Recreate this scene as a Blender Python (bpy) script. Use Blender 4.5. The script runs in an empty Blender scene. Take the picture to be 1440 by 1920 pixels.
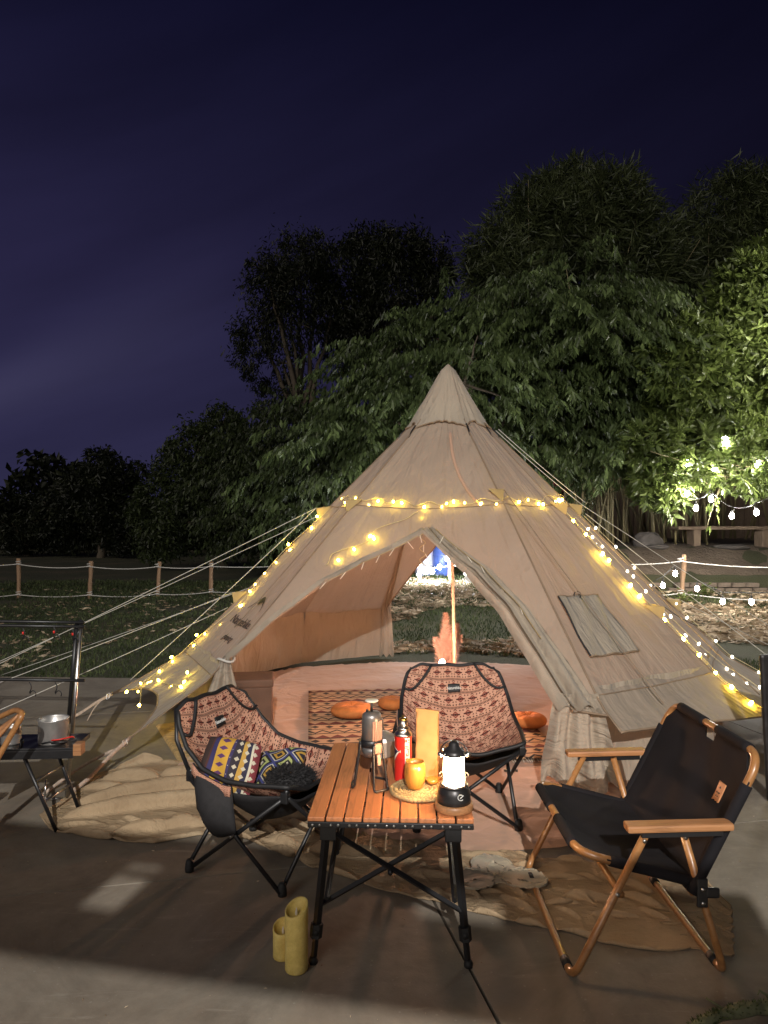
import bpy, bmesh, math, random
import numpy as np
from mathutils import Vector, Matrix, Euler

R = math.radians
sc = bpy.context.scene
COL = sc.collection
rnd = random.Random(7)
rng = np.random.default_rng(11)

# ------------------------------------------------------------------ camera
EYE, FPX, HORIZON = 1.33, 1331.0, 985.0      # eye height, focal length and horizon row of a 1440 x 1920 frame
cam_data = bpy.data.cameras.new('camera')
cam = bpy.data.objects.new('camera', cam_data)
COL.objects.link(cam)
cam.location = (0, 0, EYE)
cam.rotation_euler = (R(90), 0, 0)
cam_data.sensor_fit = 'VERTICAL'
cam_data.sensor_height = 36.0
cam_data.lens = 36.0 * FPX / 1920.0
cam_data.shift_y = (HORIZON - 960.0) / 1920.0
cam_data.clip_start = 0.05
cam_data.clip_end = 1500
sc.camera = cam

# ------------------------------------------------------------------ night sky
world = bpy.data.worlds.new('World')
sc.world = world
world.use_nodes = True
wt = world.node_tree
wt.nodes.clear()

# ------------------------------------------------------------------ soft fill sun added behind the camera to lift the shade, and exposure
sun_d = bpy.data.lights.new('fill_sun', 'SUN')
sun_d.energy = 0.85
sun_d.angle = R(35)
sun_d.color = (1.0, 0.90, 0.80)
sun = bpy.data.objects.new('fill_sun', sun_d)
COL.objects.link(sun)
sun.rotation_euler = (R(62), 0, R(-28))
sc.view_settings.view_transform = 'Standard'
sc.view_settings.look = 'None'
sc.view_settings.gamma = 1.0
sc.view_settings.exposure = 0.0
sc.view_settings.use_curve_mapping = False
sc.render.engine = 'CYCLES'
sc.cycles.use_denoising = True
sc.cycles.max_bounces = 5
sc.cycles.diffuse_bounces = 3
sc.cycles.transmission_bounces = 5
sc.cycles.transparent_max_bounces = 8
sc.cycles.sample_clamp_indirect = 6.0
sc.cycles.caustics_reflective = False
sc.cycles.caustics_refractive = False

# unseen flood lamp assumed behind the photographer, added to light the scene (its body is built further down)
ASSUMED_FLOOD = Vector((0.4, -4.2, 4.1))
assumed_flood_d = bpy.data.lights.new('assumed_flood_lamp', 'SPOT')
assumed_flood_d.energy = 2600
assumed_flood_d.color = (1.0, 0.96, 0.91)
assumed_flood_d.shadow_soft_size = 0.014
assumed_flood_d.spot_size = R(140)
assumed_flood_d.spot_blend = 0.5

# ================================================================== node helpers
class G:
    """small helper to write node maths"""
    def __init__(s, nt): s.nt = nt
    def n(s, t, **kw):
        nd = s.nt.nodes.new(t)
        for k, v in kw.items(): setattr(nd, k, v)
        return nd
    def put(s, sock, v):
        if isinstance(v, bpy.types.NodeSocket): s.nt.links.new(v, sock)
        elif v is not None: sock.default_value = v
    def m(s, op, a, b=None, c=None, clamp=False):
        nd = s.n('ShaderNodeMath', operation=op); nd.use_clamp = clamp
        s.put(nd.inputs[0], a); s.put(nd.inputs[1], b)
        if c is not None: s.put(nd.inputs[2], c)
        return nd.outputs[0]
    def lt(s, a, b): return s.m('LESS_THAN', a, b)
    def gt(s, a, b): return s.m('GREATER_THAN', a, b)
    def fr(s, a): return s.m('FRACT', a)
    def ab(s, a): return s.m('ABSOLUTE', a)
    def mix(s, f, a, b, mode='MIX'):
        nd = s.n('ShaderNodeMix', data_type='RGBA', blend_type=mode)
        s.put(nd.inputs['Factor'], f)
        s.put(nd.inputs[6], col(a) if isinstance(a, tuple) else a)
        s.put(nd.inputs[7], col(b) if isinstance(b, tuple) else b)
        return nd.outputs[2]
    def noise(s, vec, scale, detail=3.0, rough=0.55, dist=0.0):
        nd = s.n('ShaderNodeTexNoise')
        s.put(nd.inputs['Vector'], vec); nd.inputs['Scale'].default_value = scale
        nd.inputs['Detail'].default_value = detail; nd.inputs['Roughness'].default_value = rough
        nd.inputs['Distortion'].default_value = dist
        return nd.outputs['Fac']
    def ramp(s, f, stops):
        nd = s.n('ShaderNodeValToRGB')
        el = nd.color_ramp.elements
        while len(el) < len(stops): el.new(0.5)
        for e, (p, c) in zip(el, stops):
            e.position = p; e.color = col(c)
        s.put(nd.inputs[0], f)
        return nd.outputs[0]
    def coord(s, which='Object'): return s.n('ShaderNodeTexCoord').outputs[which]
    def sep(s, v):
        nd = s.n('ShaderNodeSeparateXYZ'); s.put(nd.inputs[0], v)
        return nd.outputs
    def comb(s, x, y, z=0.0):
        nd = s.n('ShaderNodeCombineXYZ')
        for i, q in enumerate((x, y, z)): s.put(nd.inputs[i], q)
        return nd.outputs[0]
    def scale(s, v, k):
        nd = s.n('ShaderNodeVectorMath', operation='MULTIPLY'); s.put(nd.inputs[0], v)
        nd.inputs[1].default_value = k
        return nd.outputs[0]
    def bump(s, h, strength=0.3, dist=0.01, normal=None):
        nd = s.n('ShaderNodeBump'); nd.inputs['Strength'].default_value = strength
        nd.inputs['Distance'].default_value = dist; s.put(nd.inputs['Height'], h)
        if normal is not None: s.put(nd.inputs['Normal'], normal)
        return nd.outputs[0]

def col(c): return (c[0], c[1], c[2], 1.0)

# night sky: violet haze that thins upwards, brighter towards the town on the left, faint cloud streaks
wg = G(wt)
wd = wg.coord('Generated')
wx, wy, wz = wg.sep(wd)
elev = wg.m('MULTIPLY_ADD', wz, 0.5, 0.5)
skyc = wg.ramp(elev, [(0.0, (0.004, 0.004, 0.008)), (0.49, (0.022, 0.021, 0.052)), (0.56, (0.0225, 0.0205, 0.056)),
                      (0.66, (0.0160, 0.0140, 0.042)), (0.80, (0.0052, 0.0050, 0.0195)), (1.0, (0.0030, 0.0030, 0.013))])
town = wg.m('MULTIPLY_ADD', wx, -0.95, 0.93)
town = wg.m('MAXIMUM', town, 0.42)
town = wg.m('MINIMUM', town, 1.6)
cl = wg.noise(wg.comb(wg.m('MULTIPLY', wx, 1.2), wg.m('MULTIPLY', wy, 0.8), wg.m('SUBTRACT', wg.m('MULTIPLY', wz, 6.0), wg.m('MULTIPLY', wx, 2.2))), 1.7, 4.0, 0.5)
cl = wg.m('MULTIPLY_ADD', cl, 0.75, 0.45)
fac = wg.m('MULTIPLY', town, cl)
skyv = wg.n('ShaderNodeVectorMath', operation='SCALE')
wg.put(skyv.inputs[0], skyc); wg.put(skyv.inputs['Scale'], fac)
# a faint pale beam of lit haze low over the town
yy_ = wg.m('MAXIMUM', wy, 0.05)
bu, bv = wg.m('DIVIDE', wx, yy_), wg.m('DIVIDE', wz, yy_)
dev = wg.m('SUBTRACT', bv, wg.m('MULTIPLY_ADD', bu, 0.36, 0.385))
wid = wg.m('MAXIMUM', wg.m('MULTIPLY_ADD', bu, 0.16, 0.125), 0.03)
qq = wg.m('DIVIDE', dev, wid)
beam = wg.m('EXPONENT', wg.m('MULTIPLY', wg.m('MULTIPLY', qq, qq), -1.0))
beam = wg.m('MULTIPLY', beam, wg.m('MULTIPLY', wg.m('MULTIPLY_ADD', bu, -1.9, -0.35, clamp=True), wg.gt(wy, 0.05)))
skyb = wg.mix(wg.m('MULTIPLY', beam, 0.55), skyv.outputs[0], (0.060, 0.056, 0.115))
bg = wg.n('ShaderNodeBackground')
wg.put(bg.inputs['Color'], skyb); bg.inputs['Strength'].default_value = 1.0
wo = wg.n('ShaderNodeOutputWorld')
wt.links.new(bg.outputs[0], wo.inputs['Surface'])

def newmat(name):
    m = bpy.data.materials.new(name); m.use_nodes = True
    nt = m.node_tree
    b = nt.nodes['Principled BSDF']
    return m, G(nt), b

def simple(name, c, rough=0.6, var=0.15, scale=8.0, metal=0.0, bump=0.0, bscale=60.0, spec=0.5, coords='Object', stretch=None):
    m, g, b = newmat(name)
    v = g.coord(coords)
    if stretch: v = g.scale(v, stretch)
    n = g.noise(v, scale, 4.0)
    lo = tuple(x * (1 - var) for x in c); hi = tuple(min(1, x * (1 + var)) for x in c)
    g.put(b.inputs['Base Color'], g.ramp(n, [(0.3, lo), (0.7, hi)]))
    b.inputs['Roughness'].default_value = rough
    b.inputs['Metallic'].default_value = metal
    b.inputs['Specular IOR Level'].default_value = spec
    if bump: g.put(b.inputs['Normal'], g.bump(g.noise(v, bscale, 3.0), bump, 0.004))
    return m

def emit(name, c, k):
    m = bpy.data.materials.new(name); m.use_nodes = True
    nt = m.node_tree; nt.nodes.clear()
    e = nt.nodes.new('ShaderNodeEmission'); e.inputs[0].default_value = col(c); e.inputs[1].default_value = k
    o = nt.nodes.new('ShaderNodeOutputMaterial'); nt.links.new(e.outputs[0], o.inputs[0])
    return m

def translucent(m, g, b, color, amount):
    """let light through a thin sheet: mix a translucent lobe into the surface"""
    t = g.n('ShaderNodeBsdfTranslucent'); g.put(t.inputs[0], col(color) if isinstance(color, tuple) else color)
    mx = g.n('ShaderNodeMixShader'); mx.inputs[0].default_value = amount
    g.nt.links.new(b.outputs[0], mx.inputs[1]); g.nt.links.new(t.outputs[0], mx.inputs[2])
    g.nt.links.new(mx.outputs[0], g.nt.nodes['Material Output'].inputs['Surface'])
    return mx

# ================================================================== mesh helpers
def at(px, py, d):
    """a point of the place seen at this row and column, d metres away"""
    return Vector(((px - 720.0) * d / FPX, d, EYE - (py - HORIZON) * d / FPX))
def on(px, py, z=0.0):
    d = FPX * (EYE - z) / (py - HORIZON)
    return at(px, py, d)

class MB:
    def __init__(s): s.v = []; s.f = []; s.uv = None; s.sm = []
    def add(s, vs, fs, smooth=True):
        o = len(s.v); s.v.extend([tuple(p) for p in vs])
        for f in fs: s.f.append(tuple(i + o for i in f)); s.sm.append(smooth)
        return s
    def box(s, c, size, rot=None, smooth=False):
        hx, hy, hz = (q / 2 for q in size)
        M = rot.to_matrix() if isinstance(rot, Euler) else (rot or Matrix.Identity(3))
        c = Vector(c)
        vs = [c + M @ Vector((x, y, z)) for z in (-hz, hz) for y in (-hy, hy) for x in (-hx, hx)]
        return s.add(vs, [(0, 2, 3, 1), (4, 5, 7, 6), (0, 1, 5, 4), (2, 6, 7, 3), (0, 4, 6, 2), (1, 3, 7, 5)], smooth)
    def bbox(s, c, size, bev=0.003, rot=None):
        """box with chamfered edges"""
        bm = bmesh.new(); bmesh.ops.create_cube(bm, size=1)
        for v in bm.verts: v.co = Vector((v.co.x * size[0], v.co.y * size[1], v.co.z * size[2]))
        bmesh.ops.bevel(bm, geom=bm.edges[:], offset=min(bev, min(size) * 0.45), segments=2, affect='EDGES', profile=0.6)
        M = rot.to_matrix() if isinstance(rot, Euler) else (rot or Matrix.Identity(3))
        bm.verts.index_update()
        c = Vector(c)
        s.add([c + M @ v.co for v in bm.verts], [[v.index for v in f.verts] for f in bm.faces], False)
        bm.free(); return s
    def tube(s, path, r, n=8, closed=False, caps=True, flat=1.0, smooth=True):
        P = [Vector(p) for p in path]; N = len(P)
        rs = r if isinstance(r, (list, tuple, np.ndarray)) else [r] * N
        t0 = (P[1] - P[0]).normalized()
        up = Vector((0, 0, 1)) if abs(t0.z) < 0.9 else Vector((1, 0, 0))
        nrm = (up - t0 * up.dot(t0)).normalized()
        vs = []
        for i in range(N):
            if closed: t = P[(i + 1) % N] - P[i - 1]
            elif i == 0: t = P[1] - P[0]
            elif i == N - 1: t = P[-1] - P[-2]
            else: t = P[i + 1] - P[i - 1]
            if t.length < 1e-9: t = t0.copy()
            t.normalize()
            nrm = nrm - t * nrm.dot(t)
            if nrm.length < 1e-6: nrm = t.orthogonal()
            nrm.normalize(); bn = t.cross(nrm)
            for k in range(n):
                a = 2 * math.pi * k / n
                vs.append(P[i] + nrm * (math.cos(a) * rs[i] * flat) + bn * (math.sin(a) * rs[i]))
        fs = []
        for i in range(N if closed else N - 1):
            j = (i + 1) % N
            for k in range(n):
                l = (k + 1) % n
                fs.append((i * n + k, i * n + l, j * n + l, j * n + k))
        if caps and not closed:
            fs.append(tuple(range(n - 1, -1, -1))); fs.append(tuple((N - 1) * n + k for k in range(n)))
        return s.add(vs, fs, smooth)
    def lathe(s, prof, n=24, c=(0, 0, 0), smooth=True, arc=None, caps=True):
        c = Vector(c); vs = []; fs = []
        full = arc is None
        a0, a1 = (0, 2 * math.pi) if full else arc
        m = n if full else n + 1
        for (r, z) in prof:
            for k in range(m):
                a = a0 + (a1 - a0) * k / n
                vs.append(c + Vector((r * math.cos(a), r * math.sin(a), z)))
        for i in range(len(prof) - 1):
            for k in range(n):
                l = (k + 1) % m
                fs.append((i * m + k, i * m + l, (i + 1) * m + l, (i + 1) * m + k))
        if full and caps:
            if prof[0][0] > 1e-5: fs.append(tuple(range(m - 1, -1, -1)))
            if prof[-1][0] > 1e-5: fs.append(tuple((len(prof) - 1) * m + k for k in range(m)))
        return s.add(vs, fs, smooth)
    def grid(s, P, closeu=False, smooth=True, uv=False):
        """P[i][j] points"""
        n, m = len(P), len(P[0])
        vs = [p for row in P for p in row]
        fs = []
        for i in range(n - 1 if not closeu else n):
            for j in range(m - 1):
                a = (i + 1) % n
                fs.append((i * m + j, a * m + j, a * m + j + 1, i * m + j + 1))
        if uv: s.uv = [(i / (n - 1), j / (m - 1)) for i in range(n) for j in range(m)]
        return s.add(vs, fs, smooth)
    def build(s, name, mat, parent=None, solid=0.0, bevel=0.0):
        me = bpy.data.meshes.new(name)
        me.from_pydata([tuple(v) for v in s.v], [], s.f)
        me.polygons.foreach_set('use_smooth', s.sm)
        if s.uv:
            l = me.uv_layers.new(name='UVMap')
            idx = np.zeros(len(me.loops), dtype=np.int32); me.loops.foreach_get('vertex_index', idx)
            l.data.foreach_set('uv', np.array(s.uv, dtype=np.float32)[idx].ravel())
        me.materials.append(mat)
        o = bpy.data.objects.new(name, me); COL.objects.link(o)
        if parent is not None: o.parent = parent
        if solid:
            md = o.modifiers.new('solid', 'SOLIDIFY'); md.thickness = solid; md.offset = 0
        if bevel:
            md = o.modifiers.new('bevel', 'BEVEL'); md.width = bevel; md.segments = 2; md.limit_method = 'ANGLE'
        return o

def tag(o, label, cat, group=None):
    o['label'] = label; o['category'] = cat
    if group: o['group'] = group
    return o
def struct(o): o['kind'] = 'structure'; return o
def stuff(o, label=None, cat=None):
    o['kind'] = 'stuff'
    if label: o['label'] = label; o['category'] = cat
    return o
def thing(name, label, cat, loc=(0, 0, 0), rz=0.0, group=None):
    o = bpy.data.objects.new(name, None); COL.objects.link(o)
    o.location = loc; o.rotation_euler = (0, 0, rz); o.empty_display_size = 0.1
    return tag(o, label, cat, group)
def copy_tree(o, parent=None):
    c = o.copy(); COL.objects.link(c); c.parent = parent
    for ch in list(o.children): copy_tree(ch, c)
    return c

def rpath(pts, rad, n=6, closed=False):
    """polyline with rounded corners"""
    P = [Vector(p) for p in pts]; N = len(P); out = []
    for i in range(N):
        if not closed and i in (0, N - 1): out.append(P[i]); continue
        a, b, c = P[i - 1], P[i], P[(i + 1) % N]
        u = (a - b); w = (c - b)
        r = min(rad, u.length * 0.49, w.length * 0.49)
        p0 = b + u.normalized() * r; p1 = b + w.normalized() * r
        for k in range(n + 1):
            t = k / n
            out.append(p0 * (1 - t) ** 2 + b * 2 * t * (1 - t) + p1 * t * t)
    return out

def sag(a, b, drop, n=16):
    a, b = Vector(a), Vector(b)
    return [a.lerp(b, i / n) - Vector((0, 0, drop * 4 * (i / n) * (1 - i / n))) for i in range(n + 1)]

def text_mesh(body, size, ext=0.0006, align='CENTER', shear=0.0, res=3, offset=0.0):
    cu = bpy.data.curves.new('lettering', 'FONT'); cu.body = body; cu.size = size; cu.extrude = ext
    cu.align_x = align; cu.align_y = 'CENTER'; cu.resolution_u = res; cu.shear = shear; cu.offset = offset
    o = bpy.data.objects.new('lettering', cu); COL.objects.link(o)
    dg = bpy.context.evaluated_depsgraph_get()
    me = bpy.data.meshes.new_from_object(o.evaluated_get(dg))
    bpy.data.objects.remove(o)
    return me
def text_on(body, size, mat, fn, parent, name='lettering', shear=0.0, offset=0.0):
    """lettering whose points are laid on a surface: fn(x, y, h) -> point"""
    me = text_mesh(body, size, shear=shear, offset=offset)
    for v in me.vertices: v.co = fn(v.co.x, v.co.y, v.co.z)
    me.materials.clear(); me.materials.append(mat)
    o = bpy.data.objects.new(name, me); COL.objects.link(o); o.parent = parent
    return o

def vnoise(x, y, seed=0):
    """cheap smooth value noise, numpy arrays"""
    def h(i, j):
        q = np.sin(i * 127.1 + j * 311.7 + seed * 74.7) * 43758.5453
        return q - np.floor(q)
    i = np.floor(x); j = np.floor(y); fx = x - i; fy = y - j
    fx = fx * fx * (3 - 2 * fx); fy = fy * fy * (3 - 2 * fy)
    return (h(i, j) * (1 - fx) + h(i + 1, j) * fx) * (1 - fy) + (h(i, j + 1) * (1 - fx) + h(i + 1, j + 1) * fx) * fy
def sstep(a, b, x):
    t = np.clip((x - a) / (b - a), 0, 1)
    return t * t * (3 - 2 * t)
def mesh_np(name, verts, faces, mat, parent=None, smooth=False):
    """big meshes from numpy arrays: verts (n,3), faces (m,k)"""
    me = bpy.data.meshes.new(name)
    n, (m, k) = len(verts), faces.shape
    me.vertices.add(n); me.vertices.foreach_set('co', verts.astype(np.float32).ravel())
    me.loops.add(m * k); me.loops.foreach_set('vertex_index', faces.astype(np.int32).ravel())
    me.polygons.add(m); me.polygons.foreach_set('loop_start', np.arange(0, m * k, k, dtype=np.int32))
    me.update(calc_edges=True)
    if smooth: me.polygons.foreach_set('use_smooth', np.ones(m, dtype=bool))
    me.materials.append(mat)
    o = bpy.data.objects.new(name, me); COL.objects.link(o)
    if parent is not None: o.parent = parent
    return o

# ================================================================== materials
def canvas_mat(name, c, trans=0.22, wr=0.35, tcol=None):
    m, g, b = newmat(name)
    v = g.coord('Object'); uv = g.coord('UV')
    blot = g.noise(v, 2.2, 4.0)
    fine = g.noise(v, 240.0, 2.0)
    c1 = g.ramp(blot, [(0.25, tuple(q * 0.86 for q in c)), (0.75, tuple(q * 1.08 for q in c))])
    c2 = g.mix(g.m('MULTIPLY', fine, 0.25), c1, tuple(q * 0.7 for q in c))
    g.put(b.inputs['Base Color'], c2)
    b.inputs['Roughness'].default_value = 0.85
    b.inputs['Specular IOR Level'].default_value = 0.2
    b.inputs['Sheen Weight'].default_value = 0.15
    folds = g.noise(g.scale(v, (1.0, 1.0, 0.45)), 5.5, 3.0, 0.5, 0.6)
    n1 = g.bump(folds, wr, 0.05)
    uu_, vv_, _z = g.sep(uv)                                  # puckers beside the seams, tension lines down the panel
    ed = g.m('MINIMUM', uu_, g.m('SUBTRACT', 1.0, uu_))
    pk = g.m('MULTIPLY', g.m('SINE', g.m('MULTIPLY', vv_, 260.0)), g.m('EXPONENT', g.m('MULTIPLY', ed, -26.0)))
    ten = g.noise(g.comb(g.m('MULTIPLY', uu_, 9.0), g.m('MULTIPLY', vv_, 1.4)), 1.0, 4.0, 0.55, 0.7)
    n1 = g.bump(g.m('MULTIPLY_ADD', pk, 0.035, ten), wr * 0.9, 0.045, n1)
    n2 = g.bump(fine, 0.12, 0.002, n1)
    g.put(b.inputs['Normal'], n2)
    if trans: translucent(m, g, b, tcol or tuple(q * 0.8 for q in c), trans)
    return m
M_CANVAS = canvas_mat('tent canvas', (0.392, 0.322, 0.252), 0.2, 0.75)
M_CANVAS_IN = canvas_mat('tent door canvas', (0.43, 0.365, 0.285), 0.15, 0.9)
M_SEAM = simple('seam tape', (0.25, 0.18, 0.12), 0.8)
M_TAB = canvas_mat('canvas tab', (0.55, 0.42, 0.22), 0.3, 0.2)
M_ROPE = simple('white cord', (0.55, 0.53, 0.48), 0.7, 0.1, 90.0)
M_STRAP = simple('webbing strap', (0.42, 0.33, 0.26), 0.85, 0.25, 60.0)
M_SHEET = canvas_mat('groundsheet cloth', (0.52, 0.325, 0.225), 0.0, 0.5)

def burlap_mat():
    m, g, b = newmat('burlap')
    v = g.coord('Object'); x, y, z = g.sep(v)
    blot = g.noise(v, 3.5, 5.0)
    w1 = g.m('SINE', g.m('MULTIPLY', x, 1100.0)); w2 = g.m('SINE', g.m('MULTIPLY', y, 1100.0))
    slub = g.noise(g.scale(v, (30.0, 300.0, 30.0)), 1.0, 2.0)
    weave = g.m('ADD', slub, g.noise(g.scale(v, (300.0, 30.0, 30.0)), 1.0, 2.0))
    c = g.ramp(blot, [(0.25, (0.30, 0.215, 0.130)), (0.55, (0.41, 0.305, 0.190)), (0.8, (0.49, 0.395, 0.265))])
    c = g.mix(g.m('MULTIPLY', slub, 0.45), c, (0.25, 0.175, 0.105))
    g.put(b.inputs['Base Color'], c); b.inputs['Roughness'].default_value = 0.95
    b.inputs['Specular IOR Level'].default_value = 0.1
    cre = g.noise(g.scale(v, (1.0, 2.2, 1.0)), 11.0, 5.0, 0.62, 1.5)
    g.put(b.inputs['Normal'], g.bump(weave, 0.6, 0.004, g.bump(cre, 0.55, 0.025)))
    return m
M_BURLAP = burlap_mat()
M_COTTON = canvas_mat('cream cotton', (0.48, 0.42, 0.31), 0.1, 0.8)

def wood_mat(name, c, axis=(1, 14, 14), rough=0.45, dark=0.55, scale=9.0, coat=0.0):
    m, g, b = newmat(name)
    v = g.scale(g.coord('Object'), axis)
    n = g.noise(v, scale, 6.0, 0.62, 0.8)
    f = g.noise(v, scale * 6, 3.0)
    c1 = g.ramp(n, [(0.28, tuple(q * dark for q in c)), (0.5, c), (0.75, tuple(min(1, q * 1.25) for q in c))])
    isl = g.n('ShaderNodeObjectInfo').outputs['Random']
    c1 = g.mix(g.m('MULTIPLY', isl, 0.35), c1, tuple(q * 0.6 for q in c))
    g.put(b.inputs['Base Color'], g.mix(g.m('MULTIPLY', f, 0.3), c1, tuple(q * 0.5 for q in c)))
    b.inputs['Roughness'].default_value = rough
    b.inputs['Coat Weight'].default_value = coat
    g.put(b.inputs['Normal'], g.bump(n, 0.12, 0.002))
    return m
M_TABLEWOOD = wood_mat('table slat wood', (0.54, 0.20, 0.075), (14, 1.2, 14), 0.55, 0.5, 5.0, 0.0)
M_TUBEWOOD = wood_mat('wood grain tube', (0.36, 0.17, 0.06), (6, 6, 6), 0.32, 0.6, 6.0, 0.2)
M_ARMWOOD = wood_mat('armrest wood', (0.42, 0.20, 0.085), (1.5, 16, 16), 0.4, 0.55, 6.0)
M_CUPWOOD = wood_mat('turned cup wood', (0.52, 0.22, 0.04), (16, 16, 1.5), 0.3, 0.6, 6.0, 0.3)
M_OLDWOOD = wood_mat('weathered timber', (0.22, 0.16, 0.11), (3, 3, 1), 0.85, 0.5, 5.0)
M_POSTWOOD = wood_mat('fence post wood', (0.34, 0.21, 0.12), (8, 8, 1), 0.8, 0.55, 6.0)
M_BARK = simple('tree bark', (0.10, 0.08, 0.055), 0.9, 0.4, 6.0, bump=0.8, bscale=14.0, stretch=(6, 6, 1))
M_CULM = simple('bamboo culm', (0.20, 0.17, 0.085), 0.55, 0.4, 3.0, stretch=(4, 4, 0.6))
M_BLACKMETAL = simple('black powder coat', (0.012, 0.012, 0.013), 0.38, 0.2, 30.0)
M_DARKMETAL = simple('gunmetal', (0.045, 0.042, 0.042), 0.35, 0.3, 20.0, metal=0.6)
M_STEEL = simple('brushed steel', (0.55, 0.54, 0.52), 0.28, 0.12, 25.0, metal=1.0, stretch=(1, 1, 8))
M_BRASS = simple('brass', (0.75, 0.48, 0.14), 0.3, 0.1, 20.0, metal=1.0)
M_GUN = simple('brushed gunmetal', (0.19, 0.18, 0.172), 0.36, 0.2, 20.0, metal=0.6)
M_ALU = simple('dull aluminium', (0.50, 0.485, 0.46), 0.38, 0.15, 25.0, metal=0.75)
M_COPPER = simple('matte copper grip', (0.42, 0.21, 0.15), 0.5, 0.15, 25.0, metal=0.3)
M_BLACKCLOTH = simple('black nylon', (0.012, 0.011, 0.012), 0.75, 0.3, 50.0, bump=0.25, bscale=420.0)
M_BLACKCANVAS = simple('black canvas', (0.013, 0.012, 0.014), 0.9, 0.25, 5.0, spec=0.15, bump=0.3, bscale=380.0)
M_TRIM = simple('black binding', (0.010, 0.010, 0.011), 0.6, 0.2, 60.0)
M_RUBBER = simple('black rubber', (0.012, 0.012, 0.012), 0.7)
M_WHITEPRINT = simple('white print', (0.75, 0.74, 0.70), 0.6, 0.03)
M_BLACKPRINT = simple('dark print', (0.022, 0.020, 0.022), 0.7, 0.05)
M_LEATHER = simple('tan leather', (0.52, 0.24, 0.11), 0.55, 0.15, 60.0)
M_KRAFT = simple('kraft paper', (0.48, 0.24, 0.085), 0.8, 0.14, 9.0, bump=0.35, bscale=16.0)
M_RED = simple('red can paint', (0.62, 0.025, 0.018), 0.3, 0.08, 9.0)
M_NAVY = simple('navy print', (0.015, 0.016, 0.05), 0.35)
M_CREAM = simple('cream print', (0.80, 0.74, 0.62), 0.4, 0.05)
M_ORANGECLOTH = simple('orange velvet', (0.45, 0.15, 0.035), 0.85, 0.25, 12.0, bump=0.3, bscale=200.0)
M_BROWNBOX = simple('brown storage cloth', (0.13, 0.065, 0.038), 0.8, 0.2, 9.0, bump=0.2, bscale=150.0)
M_PAMPAS = simple('dyed pampas', (0.56, 0.36, 0.30), 0.9, 0.2, 30.0)
M_CANDLE = None
def candle_mat():
    m, g, b = newmat('speckled wax')
    v = g.coord('Object')
    n = g.noise(v, 26.0, 6.0, 0.7); n2 = g.noise(v, 260.0, 3.0)
    c = g.ramp(n, [(0.3, (0.70, 0.52, 0.13)), (0.6, (0.93, 0.74, 0.24)), (0.8, (0.95, 0.82, 0.34))])
    c = g.mix(g.m('MULTIPLY', n2, 0.35), c, (0.30, 0.23, 0.06))
    g.put(b.inputs['Base Color'], c); b.inputs['Roughness'].default_value = 0.6
    b.inputs['Subsurface Weight'].default_value = 0.15; b.inputs['Subsurface Radius'].default_value = (0.02, 0.012, 0.005)
    g.put(b.inputs['Normal'], g.bump(n, 0.35, 0.006, g.bump(n2, 0.25, 0.002)))
    return m
M_CANDLE = candle_mat()

def glass_mat():
    m, g, b = newmat('clear glass')
    b.inputs['Base Color'].default_value = (1, 1, 1, 1); b.inputs['Roughness'].default_value = 0.03
    b.inputs['Transmission Weight'].default_value = 1.0; b.inputs['IOR'].default_value = 1.1
    b.inputs['Alpha'].default_value = 0.25
    return m
M_GLASS = glass_mat()

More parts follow.
